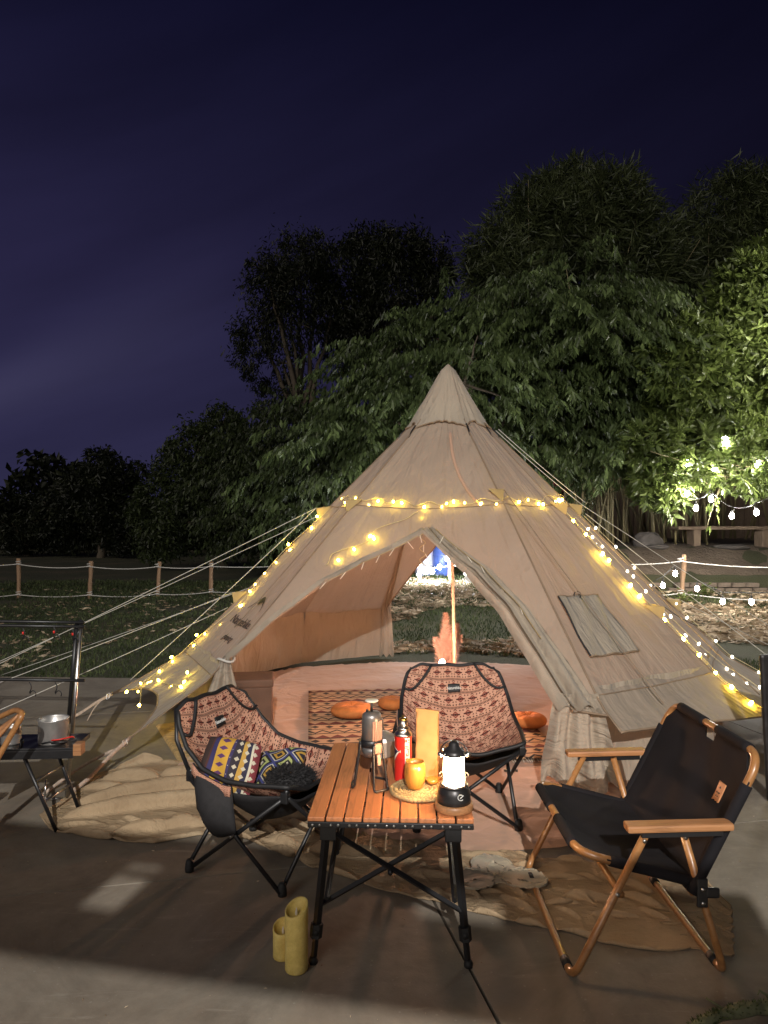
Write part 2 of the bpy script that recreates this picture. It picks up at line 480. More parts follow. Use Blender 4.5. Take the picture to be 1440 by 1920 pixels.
# --- tribal prints ----------------------------------------------------------
def tribal_mat():
    """peach cloth with rows of diamonds, dots, chevrons and dashed black lines, drawn on the cloth's own UV"""
    m, g, b = newmat('tribal print cloth')
    u, v, _ = g.sep(g.coord('UV'))
    U = g.m('MULTIPLY', u, 8.0)             # diamonds across
    V = g.m('MULTIPLY', v, 11.0)            # bands along
    t = g.fr(V)
    odd = g.gt(g.fr(g.m('MULTIPLY', V, 0.5)), 0.5)
    uu = g.m('SUBTRACT', g.fr(g.m('ADD', U, g.m('MULTIPLY', odd, 0.5))), 0.5)
    tt = g.m('SUBTRACT', t, 0.55)
    au, at_ = g.ab(uu), g.ab(tt)
    dia = g.m('ADD', g.m('MULTIPLY', au, 0.85), at_)
    core = g.lt(dia, 0.10)
    ring = g.m('MULTIPLY', g.gt(dia, 0.13), g.lt(dia, 0.25))
    spike = g.m('MULTIPLY', g.lt(at_, 0.045), g.lt(au, 0.36))
    chev = g.m('MULTIPLY', g.m('MULTIPLY', g.gt(dia, 0.335), g.lt(dia, 0.40)), g.lt(au, 0.13))
    du = g.m('SUBTRACT', g.fr(g.m('MULTIPLY', U, 4.0)), 0.5); dt = g.m('SUBTRACT', g.fr(g.m('MULTIPLY', V, 5.0)), 0.5)
    dots = g.m('MULTIPLY', g.lt(g.m('ADD', g.m('POWER', du, 2.0), g.m('POWER', dt, 2.0)), 0.055), g.gt(dia, 0.43))
    dots = g.m('MULTIPLY', dots, g.gt(t, 0.22))
    line_e = g.m('ADD', g.m('MULTIPLY', g.gt(t, 0.0), g.lt(t, 0.03)), g.m('MULTIPLY', g.gt(t, 0.15), g.lt(t, 0.18)))
    dash = g.m('MULTIPLY', g.m('MULTIPLY', g.gt(t, 0.045), g.lt(t, 0.135)), g.gt(g.fr(g.m('MULTIPLY', U, 9.0)), 0.38))
    n = g.noise(g.coord('Object'), 12.0, 4.0)
    base = g.ramp(n, [(0.3, (0.47, 0.245, 0.165)), (0.7, (0.56, 0.315, 0.215))])
    c = g.mix(ring, base, (0.22, 0.055, 0.038))
    c = g.mix(g.m('MAXIMUM', core, spike), c, (0.055, 0.014, 0.012))
    c = g.mix(g.m('MAXIMUM', chev, dots), c, (0.03, 0.012, 0.012))
    c = g.mix(line_e, c, (0.22, 0.07, 0.045))
    c = g.mix(dash, c, (0.014, 0.010, 0.011))
    g.put(b.inputs['Base Color'], c)
    b.inputs['Roughness'].default_value = 0.8; b.inputs['Specular IOR Level'].default_value = 0.2
    g.put(b.inputs['Normal'], g.bump(g.noise(g.coord('Object'), 420.0, 2.0), 0.2, 0.001, g.bump(g.noise(g.coord('Object'), 14.0, 3.0), 0.25, 0.012)))
    return m
M_TRIBAL = tribal_mat()

def rug_mat():
    m, g, b = newmat('woven rug')
    x, y, _ = g.sep(g.coord('Object'))
    n = g.noise(g.coord('Object'), 160.0, 2.0)
    V = g.m('MULTIPLY_ADD', y, 10.0, g.m('MULTIPLY', n, 0.08)); t = g.fr(V)
    k = g.m('MODULO', g.m('FLOOR', g.m('ADD', V, 100.0)), 3.0)
    zig = g.ab(g.m('SUBTRACT', g.fr(g.m('MULTIPLY', x, 11.0)), 0.5))
    zz = g.m('ADD', g.m('MULTIPLY', zig, 1.0), 0.2)
    tri = g.lt(t, zz)                                          # band of triangles
    wave = g.lt(g.ab(g.m('SUBTRACT', t, zz)), 0.12)            # band of zigzag line
    dia = g.lt(g.m('ADD', g.m('MULTIPLY', zig, 1.0), g.ab(g.m('SUBTRACT', t, 0.5))), 0.32)
    e = g.m('ADD', g.lt(t, 0.08), g.gt(t, 0.93))
    pick = g.mix(g.lt(k, 0.5), g.mix(g.lt(k, 1.5), g.comb(dia, dia, dia), g.comb(wave, wave, wave)), g.comb(tri, tri, tri))
    cols = g.mix(g.lt(k, 0.5), (0.03, 0.022, 0.018), (0.14, 0.03, 0.02))
    base = g.mix(n, (0.52, 0.33, 0.19), (0.38, 0.23, 0.13))
    c = g.mix(pick, base, cols)
    c = g.mix(e, c, (0.035, 0.022, 0.018))
    g.put(b.inputs['Base Color'], c); b.inputs['Roughness'].default_value = 0.95
    g.put(b.inputs['Normal'], g.bump(n, 0.5, 0.004))
    return m
M_RUG = rug_mat()

def pillow_mat(name, kind):
    m, g, b = newmat(name)
    u, v, _ = g.sep(g.coord('UV'))
    if kind == 0:      # yellow stripe with purple lozenges, then scroll bands
        t = g.fr(g.m('MULTIPLY', u, 1.0))
        c = g.ramp(t, [(0.0, (0.03, 0.015, 0.012)), (0.12, (0.06, 0.02, 0.015)), (0.16, (0.03, 0.025, 0.10)), (0.24, (0.03, 0.025, 0.10)),
                       (0.25, (0.58, 0.33, 0.04)), (0.50, (0.58, 0.33, 0.04)), (0.51, (0.04, 0.03, 0.10)), (0.56, (0.025, 0.02, 0.03)),
                       (0.70, (0.50, 0.30, 0.06)), (0.78, (0.02, 0.02, 0.05)), (0.86, (0.6, 0.55, 0.42)), (0.90, (0.20, 0.03, 0.04)), (1.0, (0.6, 0.55, 0.42))])
        for e in c.node.color_ramp.elements: pass
        c.node.color_ramp.interpolation = 'CONSTANT'
        vv = g.ab(g.m('SUBTRACT', g.fr(g.m('MULTIPLY', v, 7.0)), 0.5))
        loz = g.lt(g.m('ADD', g.m('MULTIPLY', g.ab(g.m('SUBTRACT', t, 0.375)), 4.2), g.m('MULTIPLY', vv, 1.2)), 0.36)
        c = g.mix(loz, c, (0.10, 0.035, 0.12))
        dots = g.m('MULTIPLY', g.gt(t, 0.53), g.lt(g.m('ADD', g.ab(g.m('SUBTRACT', g.fr(g.m('MULTIPLY', t, 7.0)), 0.5)), vv), 0.30))
        c = g.mix(dots, c, (0.55, 0.50, 0.38))
    else:              # concentric diamonds in navy, yellow and white
        uu = g.ab(g.m('SUBTRACT', g.fr(g.m('MULTIPLY', u, 2.5)), 0.5)); vv = g.ab(g.m('SUBTRACT', g.fr(g.m('MULTIPLY', v, 2.0)), 0.5))
        d = g.m('ADD', uu, vv)
        c = g.ramp(d, [(0.0, (0.02, 0.018, 0.03)), (0.14, (0.55, 0.32, 0.05)), (0.26, (0.012, 0.012, 0.018)), (0.36, (0.60, 0.57, 0.46)),
                       (0.42, (0.05, 0.06, 0.22)), (0.54, (0.015, 0.015, 0.02)), (0.66, (0.45, 0.50, 0.18)), (0.80, (0.02, 0.018, 0.02)), (0.9, (0.6, 0.56, 0.45))])
        c.node.color_ramp.interpolation = 'CONSTANT'
    n = g.noise(g.coord('Object'), 300.0, 2.0)
    g.put(b.inputs['Base Color'], g.mix(g.m('MULTIPLY', n, 0.3), c, (0.02, 0.016, 0.016)))
    b.inputs['Roughness'].default_value = 0.85
    g.put(b.inputs['Normal'], g.bump(n, 0.3, 0.002))
    return m
M_PIL0, M_PIL1 = pillow_mat('banded pillow print', 0), pillow_mat('diamond pillow print', 1)

# --- leaves and ground ------------------------------------------------------
def leaf_mat(name, c, c2, trans=0.3, rough=0.45):
    m, g, b = newmat(name)
    r = g.n('ShaderNodeNewGeometry').outputs['Random Per Island']
    big = g.noise(g.coord('Object'), 1.6, 3.0)
    cc = g.mix(g.m('POWER', r, 1.6), tuple(q * 0.7 for q in c), tuple(q * 1.25 for q in c2))
    cc = g.mix(g.m('MULTIPLY', g.m('SUBTRACT', big, 0.42, clamp=True), 4.0, clamp=True), cc, tuple(q * 0.5 for q in c))  # noise darkens patches of leaves, painting in shade contrast between clumps
    g.put(b.inputs['Base Color'], cc)
    b.inputs['Roughness'].default_value = rough; b.inputs['Specular IOR Level'].default_value = 0.4
    translucent(m, g, b, cc, trans)
    return m
M_LEAF_BIG = leaf_mat('drooping leaf', (0.072, 0.102, 0.036), (0.125, 0.168, 0.060), 0.3, 0.35)
M_LEAF_BAM = leaf_mat('bamboo leaf', (0.055, 0.072, 0.026), (0.11, 0.13, 0.055))
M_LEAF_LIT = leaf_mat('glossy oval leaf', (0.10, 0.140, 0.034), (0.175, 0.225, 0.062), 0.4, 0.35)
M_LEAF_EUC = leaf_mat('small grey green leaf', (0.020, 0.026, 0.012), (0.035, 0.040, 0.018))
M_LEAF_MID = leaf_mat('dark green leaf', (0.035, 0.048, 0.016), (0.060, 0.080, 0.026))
M_GRASS = leaf_mat('grass blade', (0.046, 0.070, 0.020), (0.105, 0.130, 0.044), 0.25, 0.6)
M_DRY = leaf_mat('dry fallen leaf', (0.34, 0.24, 0.14), (0.58, 0.47, 0.33), 0.15, 0.7)

def lawn_mat():
    m, g, b = newmat('lawn soil')
    v = g.coord('Object')
    n = g.noise(v, 0.7, 5.0, 0.6); n2 = g.noise(v, 9.0, 4.0); n3 = g.noise(v, 60.0, 3.0)
    c = g.ramp(n, [(0.30, (0.038, 0.046, 0.018)), (0.52, (0.060, 0.062, 0.028)), (0.68, (0.12, 0.095, 0.055))])
    c = g.mix(g.m('MULTIPLY', n2, 0.6), c, (0.05, 0.045, 0.022))
    g.put(b.inputs['Base Color'], c); b.inputs['Roughness'].default_value = 0.95
    g.put(b.inputs['Normal'], g.bump(n3, 0.9, 0.03))
    return m
M_LAWN = lawn_mat()
def dirt_mat():
    m, g, b = newmat('bare earth')
    v = g.coord('Object')
    n = g.noise(v, 1.3, 5.0, 0.6); n3 = g.noise(v, 14.0, 5.0, 0.65)
    c = g.ramp(n, [(0.3, (0.10, 0.075, 0.052)), (0.7, (0.19, 0.145, 0.105))])
    c = g.mix(g.m('MULTIPLY', n3, 0.5), c, (0.06, 0.045, 0.032))
    g.put(b.inputs['Base Color'], c); b.inputs['Roughness'].default_value = 0.95
    g.put(b.inputs['Normal'], g.bump(n3, 0.9, 0.08))
    return m
M_DIRT = dirt_mat()
def concrete_mat():
    m, g, b = newmat('worn concrete')
    v = g.coord('Object')
    n = g.noise(v, 0.9, 6.0, 0.62, 0.4); n2 = g.noise(v, 11.0, 6.0, 0.7); n3 = g.noise(v, 170.0, 3.0)
    sp = g.n('ShaderNodeTexVoronoi'); g.put(sp.inputs['Vector'], v); sp.inputs['Scale'].default_value = 26.0
    c = g.ramp(n, [(0.25, (0.172, 0.146, 0.112)), (0.5, (0.248, 0.216, 0.170)), (0.75, (0.335, 0.300, 0.245))])
    c = g.mix(g.m('MULTIPLY', n2, 0.45), c, (0.125, 0.100, 0.076))
    c = g.mix(g.m('MULTIPLY', g.lt(sp.outputs['Distance'], 0.09), 0.35), c, (0.36, 0.34, 0.30))
    st = g.noise(v, 1.7, 7.0, 0.72, 0.8)                      # damp stains and scuffs
    c = g.mix(g.m('MULTIPLY', g.m('MULTIPLY', g.m('SUBTRACT', st, 0.46, clamp=True), 5.0, clamp=True), 0.55), c, (0.10, 0.080, 0.062))
    sc2 = g.noise(g.scale(v, (1.0, 9.0, 1.0)), 3.0, 5.0, 0.7, 0.5)
    c = g.mix(g.m('MULTIPLY', g.m('MULTIPLY', g.m('SUBTRACT', sc2, 0.60, clamp=True), 6.0, clamp=True), 0.4), c, (0.40, 0.36, 0.30))
    g.put(b.inputs['Base Color'], c)
    g.put(b.inputs['Roughness'], g.m('MULTIPLY_ADD', n2, 0.35, 0.55))
    b.inputs['Specular IOR Level'].default_value = 0.35
    g.put(b.inputs['Normal'], g.bump(n3, 0.3, 0.002, g.bump(n2, 0.2, 0.008)))
    return m
M_CONC = concrete_mat()
M_BRICK = simple('low wall brick', (0.13, 0.10, 0.075), 0.9, 0.35, 7.0, bump=0.6, bscale=40.0)
M_ROCK = simple('grey rock', (0.09, 0.08, 0.072), 0.9, 0.3, 5.0, bump=0.8, bscale=12.0)
M_BLUE = simple('blue plastic drum', (0.06, 0.11, 0.36), 0.4, 0.15, 6.0)
M_PALE = simple('pale plastic drum', (0.52, 0.55, 0.66), 0.45, 0.12, 6.0)
M_REDPANEL = simple('dark red tin', (0.20, 0.018, 0.022), 0.6, 0.3, 6.0)
M_MOSS = simple('mossy bark', (0.13, 0.14, 0.075), 0.95, 0.5, 14.0, bump=0.9, bscale=50.0)
M_STRAW = simple('straw mat', (0.42, 0.29, 0.13), 0.95, 0.4, 10.0, bump=0.8, bscale=60.0, stretch=(1, 6, 1))
M_BULB_Y = emit('warm fairy bulb', (1.0, 0.72, 0.08), 95.0)
M_BULB_W = emit('white fairy bulb', (1.0, 0.95, 0.80), 6.0)
M_FESTOON = emit('white festoon bulb', (1.0, 0.93, 0.84), 900.0)
M_FESTOON_FAR = emit('festoon bulb along fence', (0.95, 0.96, 1.0), 600.0)
M_FESTOON_FENCE = emit('festoon bulb on the right fence', (1.0, 0.95, 0.88), 100.0)
M_FESTOON_TREE = emit('festoon bulb among leaves', (1.0, 0.95, 0.86), 240.0)
M_BULB_RIDGE = emit('warm fairy bulb against canvas', (1.0, 0.70, 0.07), 210.0)
M_LANTERN = emit('lantern light', (1.0, 0.60, 0.30), 230.0)
M_VASELIGHT = emit('flask lamp light', (1.0, 0.50, 0.29), 2400.0)
M_WIRE = simple('thin clear wire', (0.55, 0.46, 0.26), 0.5)
M_BULB_DIM = emit('dim warm fairy bulb', (1.0, 0.70, 0.10), 28.0)
M_WIREDARK = simple('dark cable', (0.03, 0.03, 0.03), 0.6)

# ================================================================== ground
def hz(x, y):
    x = np.asarray(x, dtype=float); y = np.asarray(y, dtype=float)
    h = 0.30 * sstep(8, 14, y) * sstep(-4, 0, x)
    h = h + sstep(2.2, 3.4, x) * (0.26 * sstep(11.95, 12.1, y) + 0.40 * sstep(12.15, 13.0, y))
    h = h + 0.05 * (vnoise(x * 0.7, y * 0.7, 3) - 0.5) * sstep(6.5, 9, y)
    return h - 0.02 - 0.06 * (1 - sstep(5.2, 6.4, y))
def hz1(x, y): return float(hz(x, y))

def sheet(name, xs, ys, fn, mat):
    X, Y = np.meshgrid(xs, ys, indexing='ij'); Z = fn(X, Y)
    n, m = X.shape
    V = np.stack([X, Y, Z], -1).reshape(-1, 3)
    i, j = np.meshgrid(np.arange(n - 1), np.arange(m - 1), indexing='ij')
    a = (i * m + j).ravel()
    F = np.stack([a, a + m, a + m + 1, a + 1], -1)
    return mesh_np(name, V, F, mat, smooth=True)
xs = np.concatenate([np.linspace(-400, -16, 14), np.linspace(-14, 14, 141), np.linspace(16, 400, 14)])
ys = np.concatenate([np.linspace(-60, 4, 8), np.linspace(5, 24, 130), np.linspace(27, 60, 10), np.linspace(80, 900, 10)])
struct(sheet('lawn', xs, ys, hz, M_LAWN))
# bare earth of the raised bank on the right
xs2 = np.linspace(3.5, 16, 70); ys2 = np.linspace(12.0, 26, 70)
struct(sheet('earth_bank', xs2, ys2, lambda x, y: hz(x, y) + 0.012 + 0.08 * (vnoise(x * 2.1, y * 3.0, 8) - 0.5) + 0.05 * (vnoise(x * 6, y * 6, 9) - 0.5), M_DIRT))

# concrete apron: slabs with open joints over a dark bed
apron = MB(); apron.add([(-9, -7, -0.035), (9, -7, -0.035), (9, 5.60, -0.035), (-9, 6.50, -0.035)], [(0, 1, 2, 3)], False)
apron = struct(apron.build('patio', M_DIRT))
ang = R(12); ca, sa = math.cos(ang), math.sin(ang)
def clip_poly(poly, a, b, c):
    """keep a*x + b*y <= c"""
    out = []
    for i in range(len(poly)):
        p, q = poly[i], poly[(i + 1) % len(poly)]
        dp, dq = a * p[0] + b * p[1] - c, a * q[0] + b * q[1] - c
        if dp <= 0: out.append(p)
        if (dp < 0 < dq) or (dq < 0 < dp):
            t = dp / (dp - dq); out.append((p[0] + (q[0] - p[0]) * t, p[1] + (q[1] - p[1]) * t))
    return out
for i in range(-4, 5):
    for j in range(-4, 4):
        u0, u1 = i * 2.6 + 0.7, i * 2.6 + 3.3 - 0.010
        v0, v1 = j * 2.55 + 2.78, j * 2.55 + 5.33 - 0.010
        poly = [(u * ca - v * sa, u * sa + v * ca) for u, v in ((u0, v0), (u1, v0), (u1, v1), (u0, v1))]
        for a, b, c in ((1, 0, 9), (-1, 0, 9), (0, -1, 7), (0.05, 1, 6.08)):
            poly = clip_poly(poly, a, b, c)
            if len(poly) < 3: break
        if len(poly) < 3: continue
        k = len(poly); mb = MB()
        cx = sum(p[0] for p in poly) / k; cy = sum(p[1] for p in poly) / k
        zt = rnd.uniform(-0.002, 0.0)
        top = [(x, y, zt) for x, y in poly]; bot = [(x, y, -0.034) for x, y in poly]
        mb.add(top + bot, [tuple(range(k))] + [(q, q + k, (q + 1) % k + k, (q + 1) % k) for q in range(k)], False)
        mb.build('slab', M_CONC, apron)

# ================================================================== leaves
def leaf_cloud(name, cen, axis, L, W, mat, parent=None, fold=0.25):
    """one mesh of folded lozenge leaves: cen (n,3), axis (n,3) unit, L and W arrays"""
    n = len(cen)
    rv = rng.normal(size=(n, 3)); side = np.cross(axis, rv); side /= np.linalg.norm(side, axis=1, keepdims=True) + 1e-9
    nor = np.cross(axis, side)
    L = np.broadcast_to(L, n)[:, None]; W = np.broadcast_to(W, n)[:, None]
    base = cen - axis * L * 0.5; tip = cen + axis * L * 0.5
    mid = cen - axis * L * 0.05
    v = np.stack([base, mid + side * W * 0.5 + nor * W * fold, tip, mid - side * W * 0.5 + nor * W * fold], 1).reshape(-1, 3)
    o = np.arange(n)[:, None] * 4
    f = np.concatenate([o + [0, 1, 2], o + [0, 2, 3]], 1).reshape(-1, 3)
    return mesh_np(name, v, f, mat, parent)

def crown_points(blobs, n, clump=0.16, per=26, shell=0.55, flat=1.0):
    """leaf positions: clumps scattered through the blobs, denser to the outside"""
    vol = np.array([b[3] ** 2.2 for b in blobs]); vol /= vol.sum()
    C = np.array([b[:3] for b in blobs]); Rr = np.array([b[3] for b in blobs])
    nc = max(1, n // per)
    bi = rng.choice(len(blobs), nc, p=vol)
    d = rng.normal(size=(nc, 3)); d /= np.linalg.norm(d, axis=1, keepdims=True)
    rad = Rr[bi] * (shell + (1 - shell) * rng.random(nc) ** 0.6)
    cc = C[bi] + d * rad[:, None] * np.array([1, 1, flat])
    idx = rng.integers(0, nc, n)
    sg = (clump * Rr[bi] * rng.uniform(0.6, 1.4, nc))[idx]
    p = cc[idx] + rng.normal(size=(n, 3)) * sg[:, None]
    out = d[idx]
    return p, out, cc, d

def trunk_mesh(mb, base, top, r0, r1, wob=0.06, n=9, sides=8):
    base, top = Vector(base), Vector(top); P = []
    for i in range(n + 1):
        t = i / n
        p = base.lerp(top, t)
        if 0 < i < n: p += Vector((rnd.uniform(-1, 1), rnd.uniform(-1, 1), 0)) * wob * (top - base).length * 0.25
        P.append(p)
    mb.tube(P, [r0 + (r1 - r0) * i / n for i in range(n + 1)], sides)

def tree(name, label, d, blobs_px, leaf, n, mat, base_px, group='trees behind the lawn', droop=0.5, rt=0.14, depth=1.0, habit=None,
         clump=0.16, per=26, limbs=7, shell=0.5, bark=None, bz=None, wob=0.08):
    """blobs_px: (column, row, radius) of crown masses as seen from the lawn, d metres off"""
    bx = (base_px - 720) * d / FPX
    z0 = hz1(bx, d) if bz is None else bz
    root = thing(name, label, 'tree', (bx, d, z0), group=group)
    blobs = []
    for q, (px, py, rp) in enumerate(blobs_px):
        off = rnd.uniform(-0.5, 0.5) * depth
        dd = d + off
        p = at(px, py, dd); blobs.append((p.x - bx, p.y - d, p.z - z0, rp * dd / FPX))
    p, out, cc, cd = crown_points(blobs, n, clump, per, shell)
    hab_ax = None
    if habit == 'spray':          # leaves hang in rows from arching twigs
        nc = len(cc); h = cd.copy(); h[:, 2] *= 0.25; h += rng.normal(size=h.shape) * 0.35; h[:, 2] *= 0.4
        h /= np.linalg.norm(h, axis=1, keepdims=True)
        idx = rng.integers(0, nc, n); sgn = rng.choice([-1.0, 1.0], n); s_ = rng.random(n)
        ln = rng.uniform(0.6, 1.3, nc)[idx] * (leaf[0] / 0.17); sd = np.stack([-h[:, 1], h[:, 0], h[:, 2] * 0], -1)[idx]
        p = cc[idx] + h[idx] * (s_ * ln)[:, None] + np.array([0, 0, -1.0]) * (0.42 * s_ ** 2 * ln)[:, None] + rng.normal(size=(n, 3)) * 0.03
        hab_ax = np.array([0, 0, -1.0]) + sd * (sgn * 0.45)[:, None] + h[idx] * 0.35 + rng.normal(size=(n, 3)) * 0.16
        hab_ax /= np.linalg.norm(hab_ax, axis=1, keepdims=True)
        p = p + hab_ax * leaf[0] * 0.5
        out = cd[idx]
    elif habit == 'rosette':      # leaves radiate from twig ends
        nc = len(cc); idx = rng.integers(0, nc, n)
        hab_ax = cd[idx] * 0.55 + rng.normal(size=(n, 3)) * 0.62 + np.array([0, 0, -0.12]); hab_ax /= np.linalg.norm(hab_ax, axis=1, keepdims=True)
        p = cc[idx] + hab_ax * leaf[0] * rng.uniform(0.35, 0.75, (n, 1)) + cd[idx] * (rng.random((n, 1)) * 0.10) + rng.normal(size=(n, 3)) * 0.02
        out = cd[idx]
    keep = p[:, 2] > 0.1; p, out = p[keep], out[keep]
    if hab_ax is not None: hab_ax = hab_ax[keep]
    k = len(p)
    ax = rng.normal(size=(k, 3)) * 0.6 + out * 0.5 + np.array([0, 0, -1.0]) * droop * rng.uniform(0.5, 1.6, (k, 1))
    ax /= np.linalg.norm(ax, axis=1, keepdims=True)
    if hab_ax is not None: ax = hab_ax
    L = leaf[0] * (0.45 + 1.0 * rng.random(k) ** 1.3); W = leaf[1] * rng.uniform(0.7, 1.2, k)
    cr = leaf_cloud('crown', p, ax, L, W, mat, root)
    mb = MB()
    big = sorted(blobs, key=lambda b: -b[3])
    mx = sum(b[0] for b in blobs) / len(blobs); mz = sum(b[2] for b in blobs) / len(blobs)
    fork = Vector((mx * 0.4, 0, max(0.5, mz * 0.55)))
    trunk_mesh(mb, (0, 0, -0.1), fork, rt, rt * 0.7, wob)
    for b in big[:limbs]:
        trunk_mesh(mb, fork, (b[0], b[1], b[2]), rt * 0.6, rt * 0.15, wob, 7, 6)
        for _ in range(3):
            v = Vector((rnd.gauss(0, 1), rnd.gauss(0, 1), rnd.gauss(0.2, 0.8))).normalized() * b[3] * 0.85
            trunk_mesh(mb, (b[0], b[1], b[2]), (b[0] + v.x, b[1] + v.y, b[2] + v.z), rt * 0.18, rt * 0.05, wob, 5, 5)
    mb.build('trunk', bark or M_BARK, root)
    return root

# big broadleaf tree with hanging leaves right behind the tent
tree('broadleaf_tree', 'large broad tree with hanging leaves directly behind the tent peak', 12.5,
     [(700, 760, 90), (760, 700, 90), (650, 850, 95), (840, 640, 90), (870, 720, 110), (960, 640, 120), (1000, 760, 130), (1060, 590, 100), (1090, 690, 120),
      (1150, 620, 95), (1170, 760, 110), (900, 600, 60), (1000, 570, 60), (1070, 520, 50), (780, 800, 110), (1110, 830, 85), (1180, 560, 60), (590, 900, 70), (960, 820, 90), (1230, 690, 90), (860, 575, 38), (700, 660, 38), (780, 615, 30), (1180, 870, 60), (640, 930, 60), (560, 960, 55), (1000, 520, 30)],
     (0.165, 0.054), 84000, M_LEAF_BIG, 930, droop=1.15, rt=0.17, depth=2.4, clump=0.13, per=62, habit='spray', shell=0.35)
# bamboo masses
def bamboo(label, d, blobs_px, n, base_px, seed, spread, ncane):
    bx = (base_px - 720) * d / FPX; z0 = hz1(bx, d)
    root = thing('bamboo_clump', label, 'bamboo', (bx, d, z0), group='bamboo clumps behind the lawn')
    blobs = []
    for (px, py, rp) in blobs_px:
        p = at(px, py, d + rnd.uniform(-0.6, 0.6)); blobs.append((p.x - bx, p.y - d, p.z - z0, rp * d / FPX))
    nt = n // 12
    _, _, cc, cd = crown_points(blobs, nt * 12, 0.1, 12, 0.45)
    cc = cc[:nt]; k = np.repeat(np.arange(len(cc)), 12)
    dirs = rng.normal(size=(len(k), 3)) + cd[:len(cc)][k] * 0.9 + np.array([0, 0, -0.25])
    dirs /= np.linalg.norm(dirs, axis=1, keepdims=True)
    L = 0.30 * rng.uniform(0.6, 1.3, len(k))
    pos = cc[k] + dirs * (L * 0.55)[:, None] + rng.normal(size=(len(k), 3)) * 0.09
    leaf_cloud('foliage', pos, dirs, L, 0.034 * rng.uniform(0.7, 1.3, len(k)), M_LEAF_BAM, root, 0.15)
    for i in range(ncane):
        b = rnd.choice(blobs); mb = MB()
        x0 = rnd.uniform(-spread, spread); y0 = rnd.uniform(-0.5, 0.5)
        t = Vector((b[0] + rnd.uniform(-1, 1) * b[3], b[1] + rnd.uniform(-1, 1) * b[3], b[2] + b[3] * rnd.uniform(0.2, 0.9)))
        P = [Vector((x0, y0, -0.05)).lerp(t, s) + Vector((0, 0, 0.5 * math.sin(s * math.pi) * abs(t.x) * 0.4)) for s in np.linspace(0, 1, 9)]
        mb.tube(P, [0.035 - 0.028 * s for s in np.linspace(0, 1, 9)], 6)
        mb.build('culm', M_CULM, root)
    return root
bamboo('tall feathery bamboo clump rising highest above the broad tree', 16.5,
       [(1070, 380, 75), (1000, 430, 80), (930, 480, 60), (1130, 420, 90), (1200, 450, 70), (1060, 480, 110), (1180, 530, 90), (960, 540, 80), (1240, 500, 55), (1270, 600, 80), (1075, 330, 30), (890, 510, 30), (1150, 360, 45), (1010, 370, 40)], 42000, 1110, 3, 1.6, 26)
bamboo('dark bamboo clump at the right edge behind the lit tree', 18.5,
       [(1360, 400, 80), (1420, 380, 70), (1300, 450, 60), (1470, 430, 110), (1400, 500, 110), (1330, 540, 80), (1290, 560, 60), (1380, 345, 30), (1440, 345, 30), (1300, 650, 80), (1560, 420, 120)], 32000, 1400, 5, 1.6, 20)
# lit tree with oval leaves on the right
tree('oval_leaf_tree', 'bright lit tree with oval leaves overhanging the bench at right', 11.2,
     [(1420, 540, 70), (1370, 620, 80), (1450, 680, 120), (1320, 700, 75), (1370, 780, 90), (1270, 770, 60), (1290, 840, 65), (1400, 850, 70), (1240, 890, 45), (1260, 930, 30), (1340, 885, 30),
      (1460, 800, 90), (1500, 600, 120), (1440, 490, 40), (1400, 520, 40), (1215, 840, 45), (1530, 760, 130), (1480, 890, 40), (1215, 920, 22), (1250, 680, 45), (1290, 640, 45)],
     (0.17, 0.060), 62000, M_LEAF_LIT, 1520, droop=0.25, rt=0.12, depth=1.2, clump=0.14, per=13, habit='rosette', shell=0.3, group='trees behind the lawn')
# airy pair of dark trees far behind
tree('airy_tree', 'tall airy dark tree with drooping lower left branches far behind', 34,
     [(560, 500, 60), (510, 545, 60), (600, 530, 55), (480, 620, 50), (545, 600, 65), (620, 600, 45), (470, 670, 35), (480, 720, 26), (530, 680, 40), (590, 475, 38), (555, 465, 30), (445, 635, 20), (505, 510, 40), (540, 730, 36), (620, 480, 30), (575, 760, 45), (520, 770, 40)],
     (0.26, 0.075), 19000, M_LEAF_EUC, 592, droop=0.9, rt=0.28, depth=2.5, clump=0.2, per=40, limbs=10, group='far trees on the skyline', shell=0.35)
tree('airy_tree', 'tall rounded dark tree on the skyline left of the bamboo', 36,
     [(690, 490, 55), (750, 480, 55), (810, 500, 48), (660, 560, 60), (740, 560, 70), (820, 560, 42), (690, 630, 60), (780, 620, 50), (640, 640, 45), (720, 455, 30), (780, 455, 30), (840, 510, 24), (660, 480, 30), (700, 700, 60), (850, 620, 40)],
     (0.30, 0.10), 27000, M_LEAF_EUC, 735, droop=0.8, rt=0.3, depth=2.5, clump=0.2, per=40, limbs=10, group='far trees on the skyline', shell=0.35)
# dark trees on the left
tree('dark_tree', 'dark bushy tree with leaning trunk left of the tent', 19,
     [(560, 830, 75), (500, 850, 70), (600, 900, 75), (520, 930, 80), (450, 910, 60), (620, 970, 60), (560, 990, 60), (470, 985, 50), (590, 790, 40), (650, 870, 60), (530, 790, 40), (600, 760, 36)],
     (0.17, 0.065), 30000, M_LEAF_MID, 545, droop=0.7, rt=0.13, depth=2.0, clump=0.15, habit='spray', per=26)
tree('dark_tree', 'dark round tree with the highest crown beyond the left fence', 22,
     [(410, 820, 52), (370, 850, 55), (450, 850, 55), (340, 900, 55), (400, 920, 65), (300, 930, 45), (350, 980, 60), (280, 970, 40), (430, 990, 55), (420, 785, 28), (470, 800, 30), (330, 850, 30), (300, 1010, 45)],
     (0.17, 0.065), 26000, M_LEAF_MID, 420, droop=0.6, rt=0.16, depth=2.0, clump=0.15)
